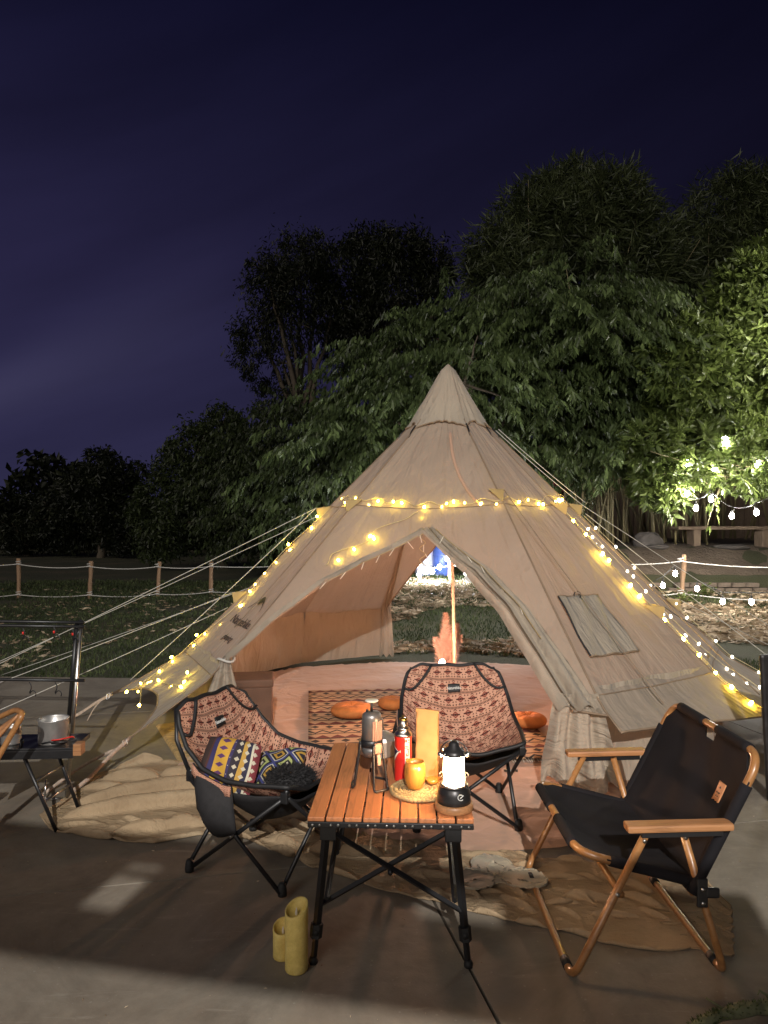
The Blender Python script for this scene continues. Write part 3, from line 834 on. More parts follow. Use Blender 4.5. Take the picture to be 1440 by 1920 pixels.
tree('dark_tree', 'dark low tree with tufted crown at far left', 29,
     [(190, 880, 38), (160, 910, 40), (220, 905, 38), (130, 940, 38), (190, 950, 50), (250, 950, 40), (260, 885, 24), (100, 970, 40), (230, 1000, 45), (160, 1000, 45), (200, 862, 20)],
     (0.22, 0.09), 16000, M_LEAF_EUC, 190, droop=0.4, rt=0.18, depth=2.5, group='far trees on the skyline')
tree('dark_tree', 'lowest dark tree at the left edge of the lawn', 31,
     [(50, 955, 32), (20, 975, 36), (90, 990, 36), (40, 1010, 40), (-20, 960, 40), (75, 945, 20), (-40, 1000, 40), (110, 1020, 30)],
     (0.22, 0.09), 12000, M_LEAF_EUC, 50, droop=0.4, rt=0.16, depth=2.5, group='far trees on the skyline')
# undergrowth closing the horizon
P = []
for i in range(46000):
    x = rnd.uniform(-30, 34); y = 38 + rnd.uniform(0, 6); h = 3.4 + 1.6 * math.sin(x * 0.6) + 0.8 * math.sin(x * 1.9 + 1)
    P.append((x, y, rnd.random() ** 0.8 * h))
P = np.array(P); A = rng.normal(size=P.shape) + np.array([0, 0, -0.3]); A /= np.linalg.norm(A, axis=1, keepdims=True)
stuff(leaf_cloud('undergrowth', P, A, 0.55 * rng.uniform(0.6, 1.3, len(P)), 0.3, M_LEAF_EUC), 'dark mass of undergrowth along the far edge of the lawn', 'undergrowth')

# ragged bamboo stems behind the bench
stand = thing('bamboo_stand', 'cluster of bare thin stems standing behind the bench under the trees', 'bamboo', tuple(at(1190, 1015, 15.2)))
bz = stand.location.copy()
for i in range(62):
    px = rnd.uniform(1078, 1330) if i > 12 else rnd.uniform(1075, 1150); d = rnd.uniform(13.3, 15.2)
    b = at(px, 1000, d); b.z = hz1(b.x, d) - 0.03
    lean = rnd.gauss(0, 0.28) - 0.12; h = rnd.uniform(1.8, 3.0)
    P = [Vector((b.x + lean * (s ** 1.4) * h * 0.5, b.y + rnd.uniform(-.02, .02), b.z + s * h)) - bz for s in np.linspace(0, 1, 7)]
    mb = MB(); r = rnd.uniform(0.013, 0.032); mb.tube(P, [r * (1 - 0.5 * s) for s in np.linspace(0, 1, 7)], 6)
    mb.build('stem', M_CULM, stand)
# low hanging sprays of leaf in front of the stems
def spray(label, a, b, n, mat, L, d):
    a, b = at(*a, d), at(*b, d)
    root = thing('leafy_branch', label, 'branch', tuple(a))
    mb = MB(); v = b - a
    Pp = [v * s + Vector((0, 0, -0.12 * s * s)) for s in np.linspace(0, 1, 8)]
    mb.tube(Pp, [0.010 - 0.007 * s for s in np.linspace(0, 1, 8)], 5); mb.build('twig', M_CULM, root)
    t = rng.random(n)
    c = np.array([list(v * float(s) + Vector((0, 0, -0.12 * s * s))) for s in t]) + rng.normal(size=(n, 3)) * 0.05
    ax = rng.normal(size=(n, 3)) * 0.5 + np.array([0, 0, -0.9]); ax /= np.linalg.norm(ax, axis=1, keepdims=True)
    leaf_cloud('foliage', c + ax * L * 0.4, ax, L * rng.uniform(0.7, 1.2, n), L * 0.34, mat, root)
spray('thin leafy branch hanging beside the right tent guy lines', (1125, 905), (1080, 965), 44, M_LEAF_BIG, 0.13, 11.5)
spray('leafy branch tip hanging among the white bulbs above the bench', (1350, 915), (1325, 975), 12, M_LEAF_LIT, 0.17, 10.3)
spray('sparse leafy shoot poking up beside the bamboo', (1075, 600), (1060, 478), 40, M_LEAF_BIG, 0.19, 11.6)

# dry vines tangled under the lit tree
vn = thing('dry_vines', 'tangle of dry brown vines under the lit tree', 'vines', tuple(at(1360, 890, 10.8)))
for i in range(34):
    a = at(rnd.uniform(1290, 1470), rnd.uniform(868, 905), 10.8 + rnd.uniform(-.3, .3)); b = a + Vector((rnd.uniform(-0.75, 0.75), rnd.uniform(-.3, .3), rnd.uniform(-0.14, 0.22)))
    P = sag(a - vn.location, b - vn.location, rnd.uniform(-0.06, 0.1), 8); mb = MB(); mb.tube(P, 0.005, 5); mb.build('vine', M_CULM, vn)

# ================================================================== grass and litter
def scatter(n, x0, x1, y0, y1, power=1.0):
    x = rng.uniform(x0, x1, n); y = y0 + (y1 - y0) * rng.random(n) ** power
    return x, y
gx, gy = scatter(150000, -11, 10, 5.6, 17, 1.5)
edge = gy > 6.10 - 0.05 * gx
dens = vnoise(gx * 0.9, gy * 0.9, 4) + 0.5 * vnoise(gx * 3, gy * 3, 5)
keepm = edge & (np.hypot(gx - 0.487, gy - 5.4) > 2.0) & (dens > 0.42 + 0.28 * sstep(2, 4, gx)) & ~((gx > 3.4) & (gy > 11.9))
gx, gy = gx[keepm], gy[keepm]
n = len(gx); Lh = 0.055 * rng.uniform(0.5, 1.5, n) * (0.75 + 0.03 * gy)
ax = rng.normal(size=(n, 3)) * 0.45 + np.array([0, 0, 1.0]); ax /= np.linalg.norm(ax, axis=1, keepdims=True)
cen = np.stack([gx, gy, hz(gx, gy)], -1) + ax * (Lh * 0.45)[:, None]
stuff(leaf_cloud('grass', cen, ax, Lh, 0.011 * (0.6 + 0.05 * gy), M_GRASS), 'short patchy green grass across the lawn', 'grass')
def litter(name, n, x0, x1, y0, y1, label, size, dens_t, pw=1.3):
    x, y = scatter(n, x0, x1, y0, y1, pw)
    k = (y > 6.2 - 0.05 * x) & (np.hypot(x - 0.487, y - 5.4) > 2.05) & (vnoise(x * 0.8, y * 0.8, 12) > dens_t) & ~((x > 3.4) & (y > 11.9))
    x, y = x[k], y[k]; n = len(x)
    ax = rng.normal(size=(n, 3)) * np.array([1, 1, 0.18]); ax /= np.linalg.norm(ax, axis=1, keepdims=True)
    L = size * rng.uniform(0.5, 1.4, n)
    stuff(leaf_cloud(name, np.stack([x, y, hz(x, y) + 0.03], -1), ax, L, L * 0.26, M_DRY, None, 0.35), label, 'fallen leaves')
litter('fallen_leaves', 2300, -11, 0.2, 6.3, 15, 'scattered pale dry leaves lying on the left lawn', 0.10, 0.35, 1.5)
litter('leaf_litter', 17000, -0.6, 9.5, 7.2, 14, 'thick brown leaf litter on the ground behind the tent and right fence', 0.16, 0.28, 1.1)

# ================================================================== fences
def fence(label, posts, ropes, name='rope_fence'):
    """posts: (px, base row, top row) ; every post and rope is a part"""
    P = []
    b0 = on(posts[0][0], posts[0][1]) if len(posts[0]) == 3 else None
    for (px, pb, pt, d) in posts:
        x = (px - 720) * d / FPX; z0 = hz1(x, d); top = EYE - (pt - HORIZON) * d / FPX
        P.append((x, d, z0, top))
    root = thing(name, label, 'fence', (P[0][0], P[0][1], P[0][2]), group='rope fences round the lawn')
    o = root.location
    for (x, y, z0, top) in P:
        mb = MB(); lx = rnd.uniform(-.07, .07)
        pts = [Vector((x + lx * s + rnd.uniform(-.006, .006), y, z0 - 0.15 + (top - z0 + 0.15) * s)) - o for s in np.linspace(0, 1, 7)]
        mb.tube(pts, [0.036 * rnd.uniform(0.85, 1.15) for _ in pts], 9); po = mb.build('post', M_POSTWOOD, root)
        for hh in ropes:
            c = Vector((x, y, z0 + (top - z0) * hh)) - o
            mb = MB(); mb.tube([c + Vector((0.044 * math.cos(a), 0.044 * math.sin(a), 0.006 * a - 0.02)) for a in np.linspace(0, 4 * math.pi, 26)], 0.008, 6)
            mb.build('rope_knot', M_ROPE, po)
    for hh in ropes:
        for (a, b) in zip(P[:-1], P[1:]):
            pa = Vector((a[0], a[1] - 0.05, a[2] + (a[3] - a[2]) * hh)) - o; pb = Vector((b[0], b[1] - 0.05, b[2] + (b[3] - b[2]) * hh)) - o
            mb = MB(); mb.tube(sag(pa, pb, 0.02 + rnd.uniform(0.006, 0.03) * (pb - pa).length), 0.008, 6); mb.build('rope', M_ROPE, root)
    return root
fence('rope fence with four thin wooden posts along the left lawn',
      [(-110, 1122, 1046, 12.9), (35, 1120, 1047, 12.9), (168, 1122, 1052, 12.9), (295, 1117, 1053, 13.2), (396, 1114, 1053, 13.4), (560, 1112, 1052, 13.6)], (0.86, 0.10))
fence('rope fence with one stout post beside the right side of the tent',
      [(1120, 1125, 1045, 11.4), (1276, 1140, 1040, 11.1), (1500, 1145, 1050, 10.6)], (0.86, 0.18))
fence('low rope fence in front of the blue drum, seen through the tent',
      [(640, 1100, 1052, 13.6), (785, 1100, 1055, 13.2), (846, 1098, 1050, 13.2), (921, 1100, 1058, 13.2), (1030, 1100, 1050, 13.0)], (0.80,))

# drums behind the tent
def drum(label, px, d, r, h, mat):
    x = (px - 720) * d / FPX; z = hz1(x, d)
    root = thing('plastic_drum', label, 'drum', (x, d, z), group='drums behind the tent')
    mb = MB(); mb.lathe([(0.0, 0), (r * 0.95, 0), (r, 0.02), (r, h * 0.30), (r * 1.03, h * 0.32), (r * 1.03, h * 0.35), (r, h * 0.37), (r, h * 0.64), (r * 1.03, h * 0.66), (r * 1.03, h * 0.69), (r, h * 0.71), (r, h * 0.97), (r * 0.95, h)], 28)
    mb.build('body', mat, root)
    mb = MB(); mb.lathe([(r * 0.97, h * 0.985), (r * 1.02, h * 0.99), (r * 1.02, h * 1.02), (r * 0.9, h * 1.02), (0, h * 1.005)], 28); mb.build('lid', mat, root)
drum('blue plastic drum standing behind the tent, seen through it', 829, 14.6, 0.19, 0.62, M_BLUE)
drum('pale plastic drum beside the blue one, seen through the tent', 795, 14.7, 0.19, 0.50, M_PALE)
card = MB(); card.box((0, 0, 0.09), (0.17, 0.006, 0.17), Euler((R(-12), R(35), 0))); c = at(881, 1090, 12.9)
tag(card.build('white_card', M_WHITEPRINT), 'small white card hanging on the rope fence behind the tent', 'card').location = (c.x, c.y, c.z - 0.02)

# bench on the bank
bp = at(1430, 1022, 13.2); bzz = hz1(bp.x, 13.2)
bench = thing('bench', 'low grey plank bench on the bank under the white bulbs', 'bench', (bp.x, bp.y, bzz + 0.02))
for yy in (-0.11, 0.115):
    mb = MB(); mb.bbox((0, yy, 0.34), (3.3, 0.21, 0.06), 0.008); mb.build('plank', M_OLDWOOD, bench)
for xx in (-1.28, -0.02, 1.25):
    mb = MB(); mb.bbox((xx, 0, 0.15), (0.13, 0.3, 0.32), 0.01); mb.build('leg', M_OLDWOOD, bench)
# row of boards set as a backdrop for the dark area behind the bench
hb = thing('board_backdrop', 'plain row of boards set as a backdrop behind the bench', 'board_backdrop', (9.2, 20.5, hz1(9.2, 20.5)))
for k in range(20):
    mb = MB(); mb.bbox((-3.8 + k * 0.4, rnd.uniform(-.01, .01), 1.1), (0.385, 0.03, 2.3 + rnd.uniform(-.04, .04)), 0.006); mb.build('board', M_OLDWOOD, hb)
# red tin panel and low brick edging
rp = at(1045, 903, 14.0); tp = thing('tin_panel', 'dark red corrugated tin panel under the big tree', 'panel', (rp.x, rp.y, hz1(rp.x, 14.0)))
mb = MB(); zz = rp.z - tp.location.z
mb.grid([[(-0.2 + 0.4 * i / 40, 0.012 * math.sin(i * 1.26), zz - 0.2 + 0.36 * j) for j in range(2)] for i in range(41)]); mb.build('sheet', M_REDPANEL, tp, 0.004)
for xx in (-0.17, 0.17):
    mb = MB(); mb.bbox((xx, 0.04, zz * 0.5 + 0.05), (0.05, 0.05, zz + 0.3), 0.006); mb.build('post', M_OLDWOOD, tp)
wall = thing('brick_edging', 'low brick edging at the foot of the earth bank', 'wall', (5.2, 11.93, hz1(5.2, 11.9)))
brick_me = None
for row in range(2):
    for k in range(26):
        x = -2.2 + k * 0.235 + (0.115 if row % 2 else 0)
        if rnd.random() < 0.07 * (row + 1): continue
        if brick_me is None:
            mb = MB(); mb.bbox((0, 0, 0), (0.222, 0.11, 0.075), 0.008); bo = mb.build('brick', M_BRICK, wall); brick_me = bo.data
        else:
            bo = bpy.data.objects.new('brick', brick_me); COL.objects.link(bo); bo.parent = wall
        bo.location = (x, rnd.uniform(-.012, .012), 0.045 + row * 0.088); bo.rotation_euler = (rnd.uniform(-.03, .03), rnd.uniform(-.03, .03), rnd.uniform(-.05, .05))
def rock(label, px, py, d, s):
    p = at(px, py, d); z = hz1(p.x, d)
    bm = bmesh.new(); bmesh.ops.create_icosphere(bm, subdivisions=3, radius=1)
    for v in bm.verts:
        k = 0.8 + 0.5 * float(vnoise(np.array(v.co.x * 1.6 + px), np.array(v.co.y * 1.6 + v.co.z), 4))
        v.co = Vector((v.co.x * s[0], v.co.y * s[1], v.co.z * s[2])) * k
    me = bpy.data.meshes.new('rock'); bm.to_mesh(me); bm.free(); me.materials.append(M_ROCK)
    o = bpy.data.objects.new('rock', me); COL.objects.link(o); o.location = (p.x, d, z + s[2] * 0.4)
    tag(o, label, 'rock', 'rocks on the bank')
rock('largest grey rock at the foot of the bare stems', 1215, 1020, 13.1, (0.26, 0.2, 0.2))
rock('flat pale stone on the bank right of the largest rock', 1232, 1030, 12.9, (0.2, 0.14, 0.05))
rock('flat stone lying on the bank under the bench', 1370, 1020, 12.9, (0.3, 0.16, 0.05))
# small weeds by the fence post
for (px, py, d, lab) in ((1286, 1135, 10.9, 'small green weed at the foot of the right fence post'), (1325, 1120, 11.6, 'leafy weed growing by the brick edging right of the post')):
    p = at(px, py, d); z = hz1(p.x, d); root = thing('weed', lab, 'weed', (p.x, d, z), group='weeds by the right fence')
    n = 70; c = rng.normal(size=(n, 3)) * np.array([0.08, 0.08, 0.05]) + np.array([0, 0, 0.11])
    a = rng.normal(size=(n, 3)) + np.array([0, 0, 0.5]); a /= np.linalg.norm(a, axis=1, keepdims=True)
    leaf_cloud('foliage', c, a, 0.07 * rng.uniform(.6, 1.2, n), 0.035, M_LEAF_LIT, root)
    mb = MB()
    for k in range(6): mb.tube([(0, 0, 0), (rnd.uniform(-.06, .06), rnd.uniform(-.06, .06), 0.13)], 0.003, 4)
    mb.build('stem', M_CULM, root)

# ================================================================== tent
TC = Vector((0.487, 5.4, 0.0))
tent = thing('bell_tent', 'large beige canvas bell tent with open doors and a peaked cap', 'tent', TC)
PR = [0.02, 0.12, 0.29, 0.86, 1.5, 1.95, 2.4]; PZ = [2.55, 2.37, 2.08, 1.51, 0.86, 0.42, 0.17]
def prof(r): return float(np.interp(r, PR, PZ))
def ridge(ph, r, dz=0.0):
    a = R(ph); return Vector((r * math.sin(a), -r * math.cos(a), prof(r) + dz))
RID = [18, 49, 76, 102, 122, 138, 195, 222, 249, 282, 309, 378]
HEM = {18: 2.10, 49: 2.22, 76: 2.36, 102: 2.3, 122: 2.3, 138: 2.2, 195: 2.2, 222: 2.3, 249: 2.34, 282: 2.41, 309: 2.41, 378: 2.06}
def surf(fa, fb, s, r, out=0.0):
    A, B = ridge(fa, r), ridge(fb, r)
    p = A.lerp(B, s)
    n = (ridge(fb, r) - ridge(fa, r)).cross(ridge(fa, r + 0.01) - ridge(fa, r - 0.01))
    n.normalize()
    if n.dot(Vector((p.x, p.y, 0.3))) < 0: n = -n
    w = fb - fa
    sg = -0.022 * min(1.0, r) * 4 * s * (1 - s) * (w / 30.0)
    wr = 0.004 * math.sin(s * 17 + r * 2.0 + fa) * min(1.0, r / 1.2) * math.sin(math.pi * s)
    return p + n * (sg + wr + out)
def facet(ph):
    ph = ph % 360
    if ph < 18: ph += 360
    for a, b in zip(RID[:-1], RID[1:]):
        if a <= ph <= b: return a, b, (ph - a) / (b - a)
def surf_at(ph, r, out=0.012):
    a, b, s = facet(ph); return surf(a, b, s, r, out)
ES = [0, .04, .12, .25, .5, .75, .85, .9, .93, 1.0]; ER = [1.84, 1.6, 1.38, 1.24, 1.04, 1.30, 1.5, 1.75, 1.97, 2.0]
def r_edge_front(s): return float(np.interp(s, ES, ER))
RS = [0, .06, .3, .68, .86, .95, 1.0]; RR = [1.95, 1.7, 1.42, 1.12, 1.42, 1.7, 1.95]
def r_edge_rear(s): return float(np.interp(s, RS, RR))
for a, b in zip(RID[:-1], RID[1:]):
    mb = MB(); ns = 60 if b == 378 else 26; nk = 46
    rows = []
    for i in range(ns + 1):
        s = i / ns; row = []
        if b == 378: re = r_edge_front(s)
        elif a == 138: re = r_edge_rear(s)
        else: re = HEM[a] * (1 - s) + HEM[b] * s - 0.21 * (4 * s * (1 - s)) ** 0.7 * (1.0 if a in (282,) else 0.12 if a in (18, 49) else 0.55)
        for k in range(nk + 1):
            r = 0.24 + (re - 0.24) * k / nk
            row.append(surf(a, b, s, r))
        rows.append(row)
    mb.grid(rows, uv=True)
    pn = mb.build('roof_panel', M_CANVAS, tent)
    # stitched hem along the lower edge
    mb = MB(); mb.tube([r_[-1] for r_ in rows], 0.006, 6); mb.build('hem', M_SEAM, pn)
    mb = MB(); mb.tube([ridge(a, r, 0.004) for r in np.linspace(0.26, HEM[a] if a not in (138, 195) else 1.9, 30)], 0.006, 6, flat=0.6); mb.build('seam', M_SEAM, pn)
    rr = 0.90
    mb = MB(); mb.tube([surf(a, b, s, rr, 0.003) for s in np.linspace(0, 1, 12)], 0.0035, 5); mb.build('seam', M_SEAM, pn)
    if b != 378 and a != 138:
        mb = MB(); mb.tube([surf(a, b, s, 1.93 if a > 200 else 1.90, 0.003) for s in np.linspace(0.02, 0.98, 16)], 0.0035, 5); mb.build('seam', M_SEAM, pn)
# cap over the peak with scalloped hem and pleats
mb = MB(); rows = []
for i in range(97):
    ph = 18 + 360 * i / 96; a, b, s = facet(min(ph, 377.99)); row = []
    edge = 0.335 - 0.05 * math.sin(math.pi * s) ** 0.8
    for k in range(15):
        r = 0.004 + (edge - 0.004) * k / 14
        p = ridge(a, max(r, 0.02)).lerp(ridge(b, max(r, 0.02)), s * 0.5 + 0.5 * (math.sin(R(ph - a)) * math.sin(R(b - a)) and s))
        out = Vector((math.sin(R(ph)), -math.cos(R(ph)), 0.55)).normalized()
        pl = 0.012 * math.sin(i * 2.1 + k * 0.3) * (k / 14) * (0.5 + 0.5 * math.sin(i * 0.37)) + 0.012
        q = p + out * pl
        if r < 0.05: q = Vector((p.x * r / 0.05 * 1.2, p.y * r / 0.05 * 1.2, q.z))
        row.append(q)
    rows.append(row)
mb.grid(rows, uv=True); cap = mb.build('cap', M_CANVAS_IN, tent)
mb = MB(); mb.tube([r_[-1] + Vector((0, 0, -0.003)) for r_ in rows], 0.006, 6); mb.build('hem', M_SEAM, cap)
for ph in RID[:-1]:
    mb = MB(); mb.tube([ridge(ph, 0.33, 0.02), ridge(ph, 0.37, 0.012), ridge(ph, 0.40, -0.01), ridge(ph, 0.41, -0.03)], 0.006, 6); mb.build('toggle', M_BLACKMETAL, cap)
# zipper stripe down the front
mb = MB(); P_ = [surf(309, 378, 0.68 + 0.16 * t * t, 0.36 + 0.52 * t, 0.006) for t in np.linspace(0, 1, 16)]
mb.tube(P_, 0.012, 6, flat=0.4); mb.build('zipper', M_SHEET, tent)

# inner walls
for a, b in zip(RID[:-1], RID[1:]):
    if b == 378 or a == 138: continue
    rows = []
    for i in range(25):
        s = i / 24; row = []
        for k in range(11):
            t = k / 10
            p = ridge(a, 1.86).lerp(ridge(b, 1.86), s)
            f = 1.0 + 0.035 * t
            w = 0.010 * math.sin(s * 11 + a + t * 4.2) * math.sin(math.pi * min(1, t + 0.15)) + 0.004 * math.sin(s * 23 + t * 9 + a)
            row.append(Vector((p.x * (f + w), p.y * (f + w), (prof(1.86) - 0.01) * (1 - t) + 0.006)))
        rows.append(row)
    mb = MB(); mb.grid(rows, uv=True); mb.build('wall_panel', M_CANVAS_IN, tent)

def drape(path, cross, normal, w0, w1, folds, amp, seed=0, m=22):
    """gathered strip of cloth along a path"""
    rows = []
    N = len(path)
    for i in range(N):
        t = i / (N - 1); w = w0 + (w1 - w0) * t; row = []
        for j in range(m + 1):
            q = j / m
            ph = q * folds * 2 * math.pi + seed + 1.3 * math.sin(t * 5 + seed)
            a = amp * (0.45 + 0.55 * t) * (0.6 + 0.4 * math.sin(t * 9 + q * 5 + seed))
            row.append(path[i] + cross * (w * (q - 0.35)) + normal * (a * math.sin(ph) + 0.012) + Vector((0, 0, -0.015 * math.cos(ph))))
        rows.append(row)
    mb = MB(); mb.grid(rows, uv=True); return mb
CH = (ridge(378, 1.3) - ridge(309, 1.3)).normalized()
FN = CH.cross(Vector((0, 0, 1))).normalized()
FN = (Vector((FN.x, FN.y, 0.75)) if FN.y < 0 else Vector((-FN.x, -FN.y, 0.75))).normalized()
# right door flap, rolled along the opening, then hanging to the ground
Pr = [surf(309, 378, s, r_edge_front(s) , 0.0) for s in np.linspace(0.5, 0.93, 40)]
drape(Pr, CH, FN, 0.05, 0.20, 2.5, 0.020, 0.4).build('door_flap', M_CANVAS_IN, tent)
drape([p + FN * 0.02 + CH * 0.05 for p in Pr], CH, FN, 0.04, 0.15, 1.5, 0.026, 2.4).build('door_flap', M_CANVAS_IN, tent)
p0 = surf(309, 378, 0.90, 1.93); p1 = ridge(378, 1.93)
rows = []
for i in range(45):
    t = i / 44; row = []
    for j in range(31):
        q = j / 30
        p = p0.lerp(p1, q)
        fl = 1 + 0.35 * t
        wv = (0.028 * math.sin(q * 15 + 1.2 * t + 2 * math.sin(t * 4)) + 0.012 * math.sin(q * 34 + t * 3)) * (0.35 + t)
        row.append(Vector((p0.x - 0.10 * t * (1 - q) + (p.x - p0.x) * fl, p.y - 0.10 * t + wv * 1.4, (p.z + 0.03) * (1 - t) + 0.012 + 0.05 * t * t * max(0, math.sin(q * 9)))))
    rows.append(row)
mb = MB(); mb.grid(rows, uv=True); mb.build('door_flap', M_CANVAS_IN, tent)
# left door flap: thin roll to the tie, then a fan of folds
Pl = [surf(309, 378, s, r_edge_front(s), 0.0) for s in np.linspace(0.5, 0.0, 44)]
drape(Pl, CH, FN, 0.03, 0.075, 1.5, 0.012, 1.0).build('door_flap', M_CANVAS_IN, tent)
tie = Pl[-1]
mb = MB(); mb.tube([tie + Vector((0.05 * math.cos(a), 0.04 * math.sin(a), 0.01 * math.sin(a * 2))) for a in np.linspace(0, 2 * math.pi, 14)], 0.008, 6); mb.build('tie', M_ROPE, tent)
rows = []
for i in range(30):
    t = i / 29; row = []
    for j in range(25):
        q = j / 24
        w = 0.07 + 0.36 * t ** 1.2
        wv = 0.03 * math.sin(q * 16 + t) * (0.3 + t)
        row.append(tie + Vector((w * (q - 0.55), -0.02 + wv - 0.16 * t * (1 - q), -(tie.z - 0.01) * t)))
    rows.append(row)
mb = MB(); mb.grid(rows, uv=True); mb.build('door_flap', M_CANVAS_IN, tent)
# rear door gathered at both sides
for ph, sgn in ((195, 1), (138, -1)):
    path = [ridge(ph, r) for r in np.linspace(1.2, 1.84, 16)] + [Vector((*(ridge(ph, 1.86).xy), z)) for z in np.linspace(0.48, 0.01, 12)]
    drape(path, Vector((sgn, 0, 0)), Vector((0, -1, 0)), 0.03, 0.15, 2.5, 0.03, ph).build('door_flap', M_CANVAS_IN, tent)
# window flap on the right
rows = [[surf(18, 49, 0.10 + 0.46 * i / 20, 1.44 + 0.30 * j / 20, 0.014 + 0.006 * math.sin(i * 0.8 + j * 0.35)) for j in range(21)] for i in range(21)]
mb = MB(); mb.grid(rows, uv=True); wf = mb.build('window_flap', M_CANVAS_IN, tent, 0.004)
mb = MB(); mb.tube([r_[0] for r_ in rows] + rows[-1] + [r_[-1] for r_ in rows[::-1]], 0.005, 6); mb.build('seam', M_SEAM, wf)
mb = MB(); mb.tube(rows[0], 0.006, 6, flat=0.6); mb.build('zipper', M_BLACKPRINT, wf)
mb = MB(); c = rows[9][0]; mb.tube([c + Vector((0.02 * math.sin(a), -0.012, 0.022 * math.cos(a))) for a in np.linspace(0, 5.6, 14)], 0.004, 5); mb.build('loop', M_BLACKMETAL, wf)
# pole
mb = MB(); mb.tube([(0.055, 0, 0.0), (0.03, 0, 1.2), (0.0, 0, 2.5)], 0.012, 12); mb.build('pole', M_STRAP, tent)
# guy tabs, lines and straps
def tab(ph, r, w=0.10, l=0.12):
    c = ridge(ph, r); dn = (ridge(ph, r + 0.05) - ridge(ph, r)).normalized(); a = R(ph)
    side = Vector((math.cos(a), math.sin(a), 0)); up = side.cross(dn); up = up if up.z > 0 else -up
    tip = c + dn * l * 0.7 + up * l * 0.55
    mb = MB(); mb.add([c + side * w * 0.6, c - side * w * 0.6, c + dn * l * 1.1, tip, c + dn * l * 0.3 + side * w * 0.3 + up * 0.03, c + dn * l * 0.3 - side * w * 0.3 + up * 0.03],
                      [(0, 4, 3), (1, 3, 5), (0, 2, 4), (2, 3, 4), (1, 5, 2), (2, 5, 3), (0, 1, 2)], False)
    mb.build('guy_tab', M_TAB, tent); return tip
T = {}
for k, (ph, r) in enumerate(((309, .86), (18, .80), (49, .88), (76, .88), (282, .90), (282, 1.5), (49, 1.52), (76, 1.55), (249, 1.5))):
    T[(ph, r)] = tab(ph, r)
def guy(a, b, r=0.0026, mat=None):
    mb = MB(); mb.tube(sag(Vector(a), Vector(b) - TC, 0.01, 8), r, 6); mb.build('guy_line', mat or M_ROPE, tent)
def fork(tip, anchor):
    guy(tip, anchor)
guy(T[(282, .90)], (-3.45, 4.99, 0)); guy(T[(282, .90)] + Vector((0, 0.25, -0.05)), (-3.6, 5.5, 0))
guy(T[(282, 1.5)], (-3.32, 4.81, 0)); guy(T[(282, 1.5)] + Vector((-0.02, -0.05, -0.1)), (-2.83, 4.10, 0)); guy(T[(249, 1.5)], (-3.4, 6.3, 0))
guy(T[(76, .88)], (4.08, 6.17, 0)); guy(T[(76, .88)] + Vector((0.02, 0, -0.06)), (3.2, 4.86, 0)); guy(T[(76, 1.55)], (4.0, 6.4, 0))
guy(ridge(76, 0.36, 0.03), TC + T[(76, .88)]); guy(ridge(76, 0.36, 0.04) + Vector((0.02, 0, 0)), TC + T[(76, .88)] + Vector((0.02, 0, 0.02)))
guy(T[(18, .80)], TC + surf_at(31, 2.0, 0.02), 0.003, M_SEAM); guy(T[(49, .88)], TC + surf_at(57, 2.15, 0.02), 0.003, M_SEAM); guy(T[(49, 1.52)], TC + surf_at(74, 1.75, 0.03), 0.003, M_WIREDARK)
guy(T[(309, .86)], TC + surf_at(-62, 1.7, 0.02), 0.003, M_SEAM); guy(T[(282, .90)], TC + surf_at(-79, 2.3, 0.03), 0.003)
def strap(a, b, tail):
    a, b = Vector(a), Vector(b) - TC
    v = (b - a); side = v.cross(Vector((0, 0, 1))).normalized() * 0.014; side2 = Vector((0, 0, 0.010)) + side * 0.3
    rows = [[a + v * t + (side2 if True else side) * q + Vector((0, 0, 0.012 * math.sin(t * 7) * t)) for q in (-1, 1)] for t in np.linspace(0, 1, 18)]
    mb = MB(); mb.grid(rows); st = mb.build('strap', M_STRAP, tent, 0.003)
    m0 = a + v * 0.2
    rows = [[m0 + Vector(tail) * t + Vector((0, 0, -0.10 * t * t)) + side2 * q * 0.7 for q in (-1, 1)] for t in np.linspace(0, 1, 10)]
    mb = MB(); mb.grid(rows); mb.build('strap_end', M_STRAP, st, 0.002)
    mb = MB(); c = a + v * 0.07; mb.tube(rpath([c + side2 * 1.6, c - side2 * 1.6, c - side2 * 1.6 + v * 0.06, c + side2 * 1.6 + v * 0.06], 0.004, 3, True), 0.003, 6, closed=True); mb.build('buckle', M_STEEL, st)
strap(ridge(282, 2.41), on(120, 1352), (-0.10, -0.05, -0.06))
strap(ridge(309, 2.41), on(128, 1492), (-0.28, -0.30, -0.05))
strap(ridge(49, 2.16), (2.22, 3.85, 0.0), (0.05, -0.05, -0.04))
# printed logo on the left panel
def logo_fn(s0, r0):
    def fn(x, y, h):
        a = ridge(282, r0).lerp(ridge(309, r0), s0); wdt = (ridge(309, r0) - ridge(282, r0)).length
        return surf(282, 309, s0 + x / wdt, r0 - y / math.sqrt(2) , 0.009 + h)
    return fn
tentlogo = None
lg = text_on('Naturehike', 0.10, M_BLACKPRINT, logo_fn(0.60, 1.66), tent, 'printed_name')
text_on('glamping', 0.068, M_BLACKPRINT, logo_fn(0.60, 1.755), tent, 'printed_word', shear=0.35)
fn = logo_fn(0.62, 1.60)
def arc(u): return (-0.15 + 0.30 * u, 0.16 * math.sin(math.pi * (0.08 + 0.84 * u)) ** 0.9 - 0.02)
pts = [arc(u) for u in np.linspace(0, 1, 25)]
mb = MB()
mb.grid([[fn(x, y + d * 0.006, 0) for d in (-1, 1)] for x, y in pts])
fill = [arc(u) for u in np.linspace(0.30, 0.86, 16)]
low = [(-0.085 + 0.03, 0.085), (-0.035, 0.070), (-0.02, 0.085), (0.0, 0.062), (0.03, 0.088), (0.06, 0.10), (0.09, 0.085)]
